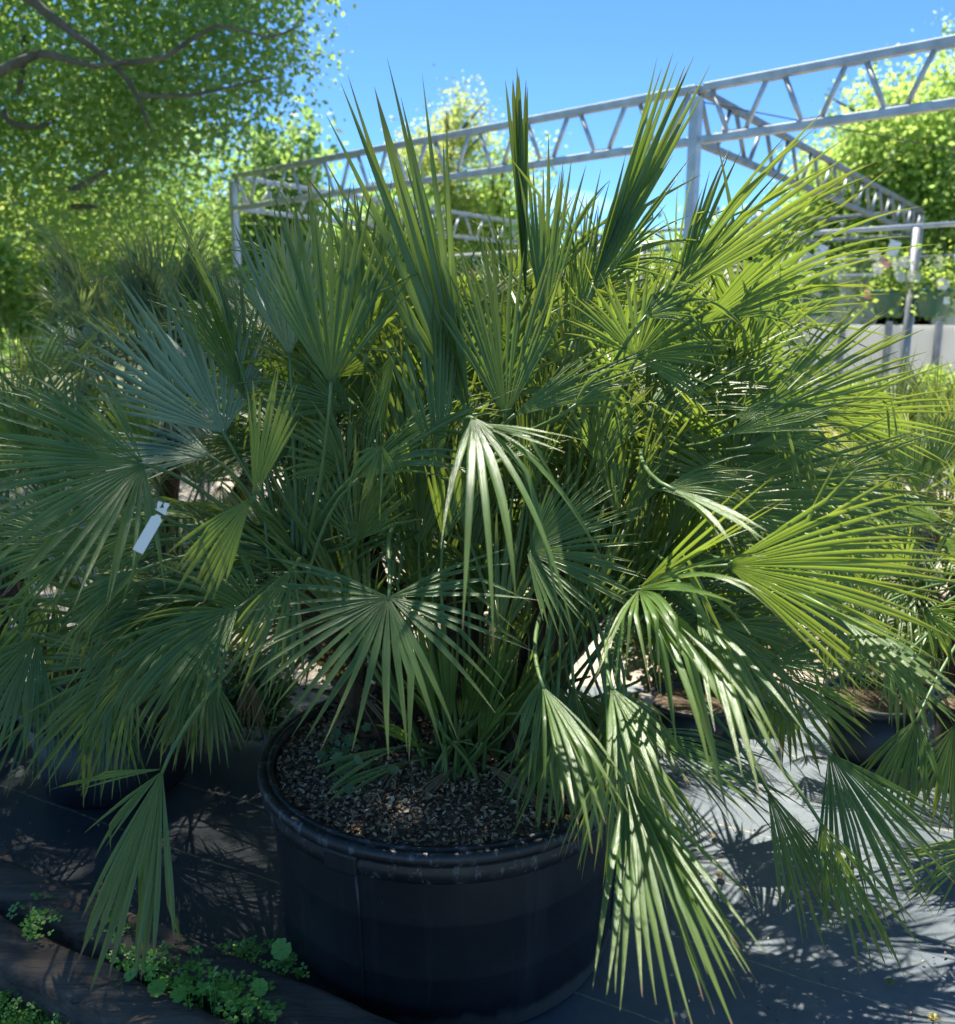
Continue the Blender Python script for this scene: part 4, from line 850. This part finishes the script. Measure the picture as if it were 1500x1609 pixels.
# ---------------------------------------------------------------- pale panel wall, film tunnels
wl = empty('panel_wall', (4.5, 10.2, 0)); tag(wl, 'low pale grey panelled wall of the nursery behind the hanging baskets', 'wall'); wo = wl.location.copy()
W0 = atz(1020, 560, .9); W0 = at(1020, 560, 11.2); W0.z = 0; W1 = at(1640, 560, 8.2); W1.z = 0; wd_ = (W1 - W0); nL = 9
for i in range(nL):
    for j in range(3):
        a = W0 + wd_ * (i / nL) - wo; b = W0 + wd_ * ((i + 1) / nL) - wo; g = wd_.normalized() * .008; z0 = j * .52; z1 = z0 + .505
        mb = MB(); mb.bar(a + g + Vector((0, 0, (z0 + z1) / 2)), b - g + Vector((0, 0, (z0 + z1) / 2)), .03, z1 - z0); mb.obj('panel', M['panel'], wl)
for i in range(nL + 1):
    a = W0 + wd_ * (i / nL) - wo; mb = MB(); mb.box(a + Vector((0, -.05, .79)), (.05, .05, 1.58)); mb.obj('wall_post', M['steel_dark'], wl)
for px, Y, rr, lab in ((1255, 15, 1.5, 'white film tunnel farthest left behind the panel wall'), (1345, 14.5, 1.4, 'rounded white film tunnel in the gap between the hanging baskets'), (1500, 14.5, 1.5, 'white film tunnel at the right edge behind the baskets'), (415, 15, 1.8, 'white film tunnel beyond the truss post at the left'), (640, 17, 1.8, 'white film tunnel glimpsed through the middle palm leaves')):
    c = at(px, 500, Y); o = empty('film_tunnel', (c.x, c.y, 0)); tag(o, lab, 'tunnel', 'white film tunnels beyond the frame'); V = []; F = []
    hgt = 2.6
    for i in range(17):
        t = math.pi * i / 16; x, z = math.cos(t) * rr, math.sin(t) ** .8 * hgt
        V += [(x, 0, z), (x, 6, z)]
    F = [(2 * i, 2 * i + 2, 2 * i + 3, 2 * i + 1) for i in range(16)] + [tuple(2 * i for i in range(17))]
    link('cover', mesh('cover', V, F, M['poly'], False), o); mb = MB()
    mb.tube([(math.cos(math.pi * i / 16) * (rr + .01), -.02, math.sin(math.pi * i / 16) ** .8 * (hgt + .01)) for i in range(17)], .02, 6); mb.obj('hoop', M['steel'], o, smooth=True)

# ---------------------------------------------------------------- trees and shrubs
def crown_quads(blobs, n, smin, smax, seed, up=.25, gap=.0, clump=.35):
    rg = np.random.default_rng(seed); P = []
    wts = np.array([b[1][0] * b[1][1] * b[1][2] for b in blobs]); wts = wts / wts.sum()
    for (c, r), wt in zip(blobs, wts):
        m = int(n * wt); k = max(4, int(m / 55)); v = rg.normal(size=(k, 3)); v /= np.linalg.norm(v, axis=1)[:, None]; rad = rg.uniform(.25, 1, (k, 1)) ** .45
        cen = np.array(c) + v * rad * np.array(r); idx = rg.integers(0, k, m)
        pts = cen[idx] + np.clip(rg.normal(size=(m, 3)), -1.6, 1.6) * clump * rg.uniform(.5, 1.3, (m, 1)); P.append(pts)
    P = np.concatenate(P); m = len(P); s = rg.uniform(smin, smax, (m, 1))
    nn = rg.normal(size=(m, 3)); nn[:, 2] += up * 3; nn /= np.linalg.norm(nn, axis=1)[:, None]
    a = rg.normal(size=(m, 3)); a -= nn * (a * nn).sum(1)[:, None]; a /= np.linalg.norm(a, axis=1)[:, None]; b = np.cross(nn, a)
    return np.stack([P - a * s * .5, P + b * s * .36 + nn * s * .08, P + a * s * .5, P - b * s * .36 + nn * s * .08], 1)
def tree(name, base, blobs, n, smin, smax, mt, label, seed, limbs, trunk, bark='bark', group=None, clump=.35, cat='tree', over=None):
    o = empty(name, (base[0], base[1], 0)); tag(o, label, cat, group); og = o.location.copy()
    Q = crown_quads([(Vector(c) - og, r) for c, r in blobs], n, smin, smax, seed, clump=clump)
    if over: Q = np.concatenate([Q, crown_quads([(Vector(c) - og, r) for c, r in over[0]], over[1], smin, smax, seed + 50, clump=.3)])
    link('crown', quads('crown', Q, M[mt]), o)
    mb = MB(); mb.tube([p - og for p in trunk[0]], trunk[1], 10); mb.obj('trunk', M[bark], o, smooth=True)
    for pts, rd in limbs:
        mb = MB(); mb.tube([p - og for p in pts], rd, 8); mb.obj('limb', M[bark], o, smooth=True)
    return o
Vv = Vector
# the big tree over the left side
tb = Vv((-7.2, 8.6, 0))
blobs = [(at(90, 60, 8.5), (1.3, 1.5, 1.0)), (at(270, 50, 8.2), (.9, 1.2, .9)), (at(400, 10, 8.2), (.55, .8, .5)), (at(425, 110, 8.4), (.36, .6, .36)), (at(350, 170, 8.6), (.62, 1.0, .5)), (at(60, 220, 8.8), (1.2, 1.3, .8)),
         (at(190, 260, 10.6), (1.3, 1.2, .9)), (at(310, 300, 11.6), (.9, 1.0, .7)), (at(80, 370, 10.2), (1.4, 1.2, .5)), (at(-250, 100, 8.5), (1.5, 1.6, 1.9)), (at(120, -160, 8.6), (2.0, 1.5, 1.0)), (at(330, -150, 8.4), (1.0, 1.3, .8))]
over = [(Vv((-3.4, 6.8, 7.9)), (1.9, 1.9, .8)), (Vv((-6.0, 7.4, 7.8)), (2.2, 2.2, 1.2)), (Vv((-3.0, 4.9, 7.9)), (1.5, 2.1, .6)), (Vv((-1.9, 4.7, 8.0)), (.9, 2.1, .6)), (Vv((-4.8, 4.8, 7.9)), (1.5, 1.9, .6)), (Vv((-1.6, 5.3, 8.0)), (.75, 1.7, .8))]  # unseen overhead leaf masses, added and shaped to shade the left side
limbs = []
def limb(pl, r0, r1, Y): 
    pts = [at(x, y, Y + dy) for x, y, dy in pl]; n_ = len(pts); sm = []
    for i in range(n_ - 1):
        for q in (0, .5):
            p0 = pts[max(0, i - 1)]; p1 = pts[i]; p2 = pts[i + 1]; p3 = pts[min(n_ - 1, i + 2)]; t = q
            sm.append(.5 * ((2 * p1) + (p2 - p0) * t + (2 * p0 - 5 * p1 + 4 * p2 - p3) * t * t + (3 * p1 - p0 - 3 * p2 + p3) * t ** 3))
    sm.append(pts[-1]); k = len(sm); return (sm, [r0 + (r1 - r0) * i / (k - 1) for i in range(k)])
limbs = [limb([(-330, -120, .9), (-150, -60, .4), (20, -15, 0), (70, 18, 0), (125, 60, 0), (178, 100, 0), (215, 150, 0), (238, 210, .1)], .05, .008, 6.6), limb([(-300, 230, .9), (-60, 135, .2), (0, 112, 0), (60, 85, 0), (100, 92, 0), (150, 104, 0), (185, 98, 0), (222, 100, 0)], .045, .007, 6.5),
         limb([(40, 60, .5), (38, 100, .4), (28, 150, .4)], .03, .015, 7.2), limb([(5, 175, .2), (20, 195, .2), (60, 200, .2), (85, 190, .3)], .03, .01, 7.4), limb([(110, 300, .5), (140, 285, .5), (170, 265, .5)], .035, .012, 7.6),
         limb([(178, 100, 0), (260, 90, .2), (340, 40, .2), (420, 60, .3), (470, 40, .3)], .022, .005, 7.0), limb([(215, 150, 0), (300, 150, .3), (390, 130, .4), (440, 120, .4)], .018, .004, 7.0),
         limb([(115, 325, .8), (160, 325, .7)], .03, .015, 7.8)]
trunk = ([tb, tb + Vv((.1, 0, 1.5)), tb + Vv((.2, 0, 3.2)), tb + Vv((.7, -.2, 5.4)), tb + Vv((1.4, -.3, 7.4))], [.30, .24, .20, .14, .07])
tree('broadleaf_tree', tb, blobs, 105000, .035, .075, 'tree', 'big leafy broadleaf tree filling the upper left with long bare limbs', 1, limbs, trunk, clump=.24, over=(over, 84000))
# others behind
def simple_tree(px, top, wpx, Y, mt, label, seed, n, smin, smax, group='trees beyond the nursery frame', low=None, bark='bark', clump=.35, thin=1.0, name='tree', bot=500):
    s_ = Y / FPX; c = at(px, 500, Y); ht = at(px, top, Y).z; hb = at(px, bot, Y).z; rx = wpx * s_ / 2; rnd = random.Random(seed); blobs = []
    for k in range(9):
        q = (k + .5) / 9; z = hb + (ht - hb) * (.06 + .88 * q); wq = rx * (math.sin(math.pi * (q * .82 + .1)) ** .7) * thin
        blobs.append((Vv((c.x + rnd.gauss(0, rx * .28), c.y + rnd.gauss(0, rx * .3), z)), (wq * .62, wq * .6, (ht - hb) * .12)))
    t = [Vv((c.x, c.y, 0)), Vv((c.x + .1, c.y, ht * .5)), Vv((c.x + .05, c.y, ht * .93))]
    lm = []
    for k in range(7):
        z = ht * rnd.uniform(.3, .8); a = rnd.uniform(0, 6.28); e = Vv((math.cos(a) * rx * .8, math.sin(a) * rx * .8, ht * .16)); p0 = Vv((c.x + .05, c.y, z)); lm.append(([p0, p0 + e * .5 + Vv((0, 0, .1)), p0 + e], [.05, .03, .01]))
    return tree(name, (c.x, c.y, 0), blobs, n, smin, smax, mt, label, seed, lm, (t, [.16, .11, .03]), bark, group, clump)
simple_tree(435, 195, 150, 12.5, 'tree', 'small round green tree showing above the left end of the truss', 11, 6500, .08, .14, clump=.2)
simple_tree(700, 140, 150, 17, 'tree_yellow', 'slender yellow green tree rising behind the middle of the truss', 12, 12000, .045, .085, clump=.24, bot=420, thin=.85)
simple_tree(770, 235, 190, 18, 'tree_right', 'green tree lower down behind the middle of the truss', 13, 12000, .06, .12, clump=.36)
simple_tree(600, 300, 260, 16, 'tree', 'dense green tree behind the fronds left of centre', 14, 9000, .09, .16, clump=.3)
simple_tree(1395, 105, 330, 15, 'tree_right', 'large fresh green tree behind the right end of the frame', 15, 44000, .06, .11, clump=.36)
simple_tree(1290, 215, 190, 16, 'tree_right', 'lower bright tree against the left flank of the large right tree', 16, 15000, .06, .11, clump=.30)
simple_tree(1170, 320, 110, 14, 'olive', 'thin greyish shrub tree behind the corner post', 17, 1500, .06, .11, clump=.15)
simple_tree(120, 330, 420, 13, 'tree_yellow', 'sunlit yellow green tree low behind the left palms', 18, 14000, .09, .15, clump=.28)
simple_tree(-60, 250, 360, 14, 'tree_yellow', 'sunlit tree at the left edge behind the dark palm', 19, 9000, .09, .15, clump=.28)
simple_tree(290, 340, 330, 15, 'tree_right', 'green tree beneath the limbs of the big tree', 20, 12000, .09, .15, clump=.28)
simple_tree(930, 400, 260, 22, 'tree', 'distant green tree behind the centre of the palm', 21, 5200, .12, .2, clump=.4)
simple_tree(1120, 385, 240, 20, 'tree_right', 'distant tree right of the corner post', 22, 5200, .12, .2, clump=.4)
# far woodland, one mass
rg = random.Random(9); bl = []
for k in range(60):
    x = -45 + k * 1.7; bl.append((Vv((x, 34 + rg.gauss(0, 2), rg.uniform(1, 3.0))), (2.2, 1.5, rg.uniform(1.4, 2.2))))
tag(link('far_woodland', quads('far_woodland', crown_quads([(c, r) for c, r in bl], 30000, .25, .42, 5, clump=.8), M['tree'])), kind='stuff')
def shrub(px, py, Y, wpx, hpx, mt, label, seed, n, smin=.02, smax=.045, group='potted shrubs behind the palms', fl=None, name='shrub'):
    c = at(px, py, Y); s_ = Y / FPX; rx = wpx * s_ / 2; rz = hpx * s_ / 2; z = max(c.z, rz * .8); o = empty(name, (c.x, c.y, 0)); tag(o, label, 'shrub', group)
    rnd = random.Random(seed); bl = [(Vv((rnd.gauss(0, rx * .4), rnd.gauss(0, rx * .4), z + rnd.gauss(0, rz * .35))), (rx * .6, rx * .6, rz * .6)) for _ in range(6)]
    link('foliage', quads('foliage', crown_quads(bl, n, smin, smax, seed, clump=.05), M[mt]), o)
    for k in range(6):
        t = rnd.uniform(0, 6.28); mb = MB(); mb.tube([(0, 0, 0), (math.cos(t) * rx * .2, math.sin(t) * rx * .2, z * .6), (math.cos(t) * rx * .6, math.sin(t) * rx * .6, z + rz * .6)], [.008, .006, .002], 5); mb.obj('stem', M['bark2'], o, smooth=True)
    if fl:
        Q = [leafq(Vv((rnd.gauss(0, rx * .6), rnd.gauss(-rx * .2, rx * .5), z + rnd.gauss(0, rz * .6))), rnd.uniform(.03, .05), rnd) for _ in range(60)]
        link('flowers', quads('flowers', np.array([[list(v) for v in q] for q in Q]), M[fl]), o)['kind'] = 'stuff'
shrub(1010, 672, 4.6, 70, 60, 'shrub_yellow', 'bright yellow leaved shrub glimpsed through the right of the big palm', 31, 900)
shrub(1350, 640, 6.0, 160, 90, 'shrub', 'yellow green shrub below the panel wall beside the grey post', 32, 2600)
shrub(1480, 625, 6.4, 110, 100, 'shrub', 'fresh green shrub at the right edge below the hanging baskets', 33, 2200)
shrub(1290, 680, 5.2, 110, 90, 'shrub_yellow', 'loose yellowish shrub with orange tips behind the right palm', 34, 1300, fl='petal_yellow')
shrub(1410, 700, 5.4, 130, 60, 'dark_shrub', 'dark low shrub between the pale palm and the wall', 35, 1800)
shrub(1025, 1030, 3.55, 100, 130, 'olive', 'small grey green shrub with soft oval leaves at the gravel edge', 36, 700, .03, .055)
shrub(410, 1080, 3.0, 120, 90, 'dark_shrub', 'dark leafy shrub between the left palm and the tub', 37, 1700)
shrub(1330, 880, 4.3, 170, 120, 'shrub', 'sunlit green shrub behind the lit right fan leaf', 38, 2400)
shrub(1180, 860, 4.6, 140, 100, 'dark_shrub', 'dark shrub behind the right stems of the big palm', 39, 2200)
shrub(860, 560, 7.5, 300, 120, 'dark_shrub', 'long dark shrub on the far side of the big palm', 40, 6000, .04, .07)
shrub(560, 560, 7.5, 300, 120, 'shrub', 'leafy green shrub far behind the left fans', 41, 6000, .04, .07)
shrub(300, 480, 7.0, 360, 120, 'shrub', 'broad green shrub behind the bluish palm', 42, 7000, .04, .07)
shrub(60, 470, 6.5, 240, 170, 'shrub', 'sunny green shrub at the left edge behind the palms', 43, 5000, .04, .07)
shrub(900, 760, 5.0, 200, 140, 'dark_shrub', 'dark shrub directly behind the middle of the big palm', 44, 4000, .03, .06)
shrub(1100, 700, 6.0, 200, 100, 'shrub', 'bright shrub behind the dark right fans', 45, 3000, .03, .06)
# pots, planter edge and posts near the gravel
nursery_pot('nursery_pot', at(1085, 1120, 3.25).xy, .16, .16, 'low black pot in the shade of the right fans beside the grey stake')
nursery_pot('nursery_pot', at(1375, 1090, 3.1).xy, .18, .24, 'black pot standing between the gravel and the right palm')
nursery_pot('nursery_pot', at(1455, 700, 5.6).xy, .16, .30, 'black pot holding the low shrub by the panel wall')
for px, Y, h_, lab in ((1012, 3.15, .22, 'short grey wooden stake standing behind the tub at the gravel edge'), (1345, 3.2, .2, 'short pale wooden stake by the black pot on the right')):
    c = at(px, 1150, Y); mb = MB(); mb.box((0, 0, h_ / 2 - .01), (.045, .045, h_)); o = mb.obj('wooden_stake', M['plank'], None, (c.x, c.y, 0)); tag(o, lab, 'stake'); bv = o.modifiers.new('bevel', 'BEVEL'); bv.width = .004
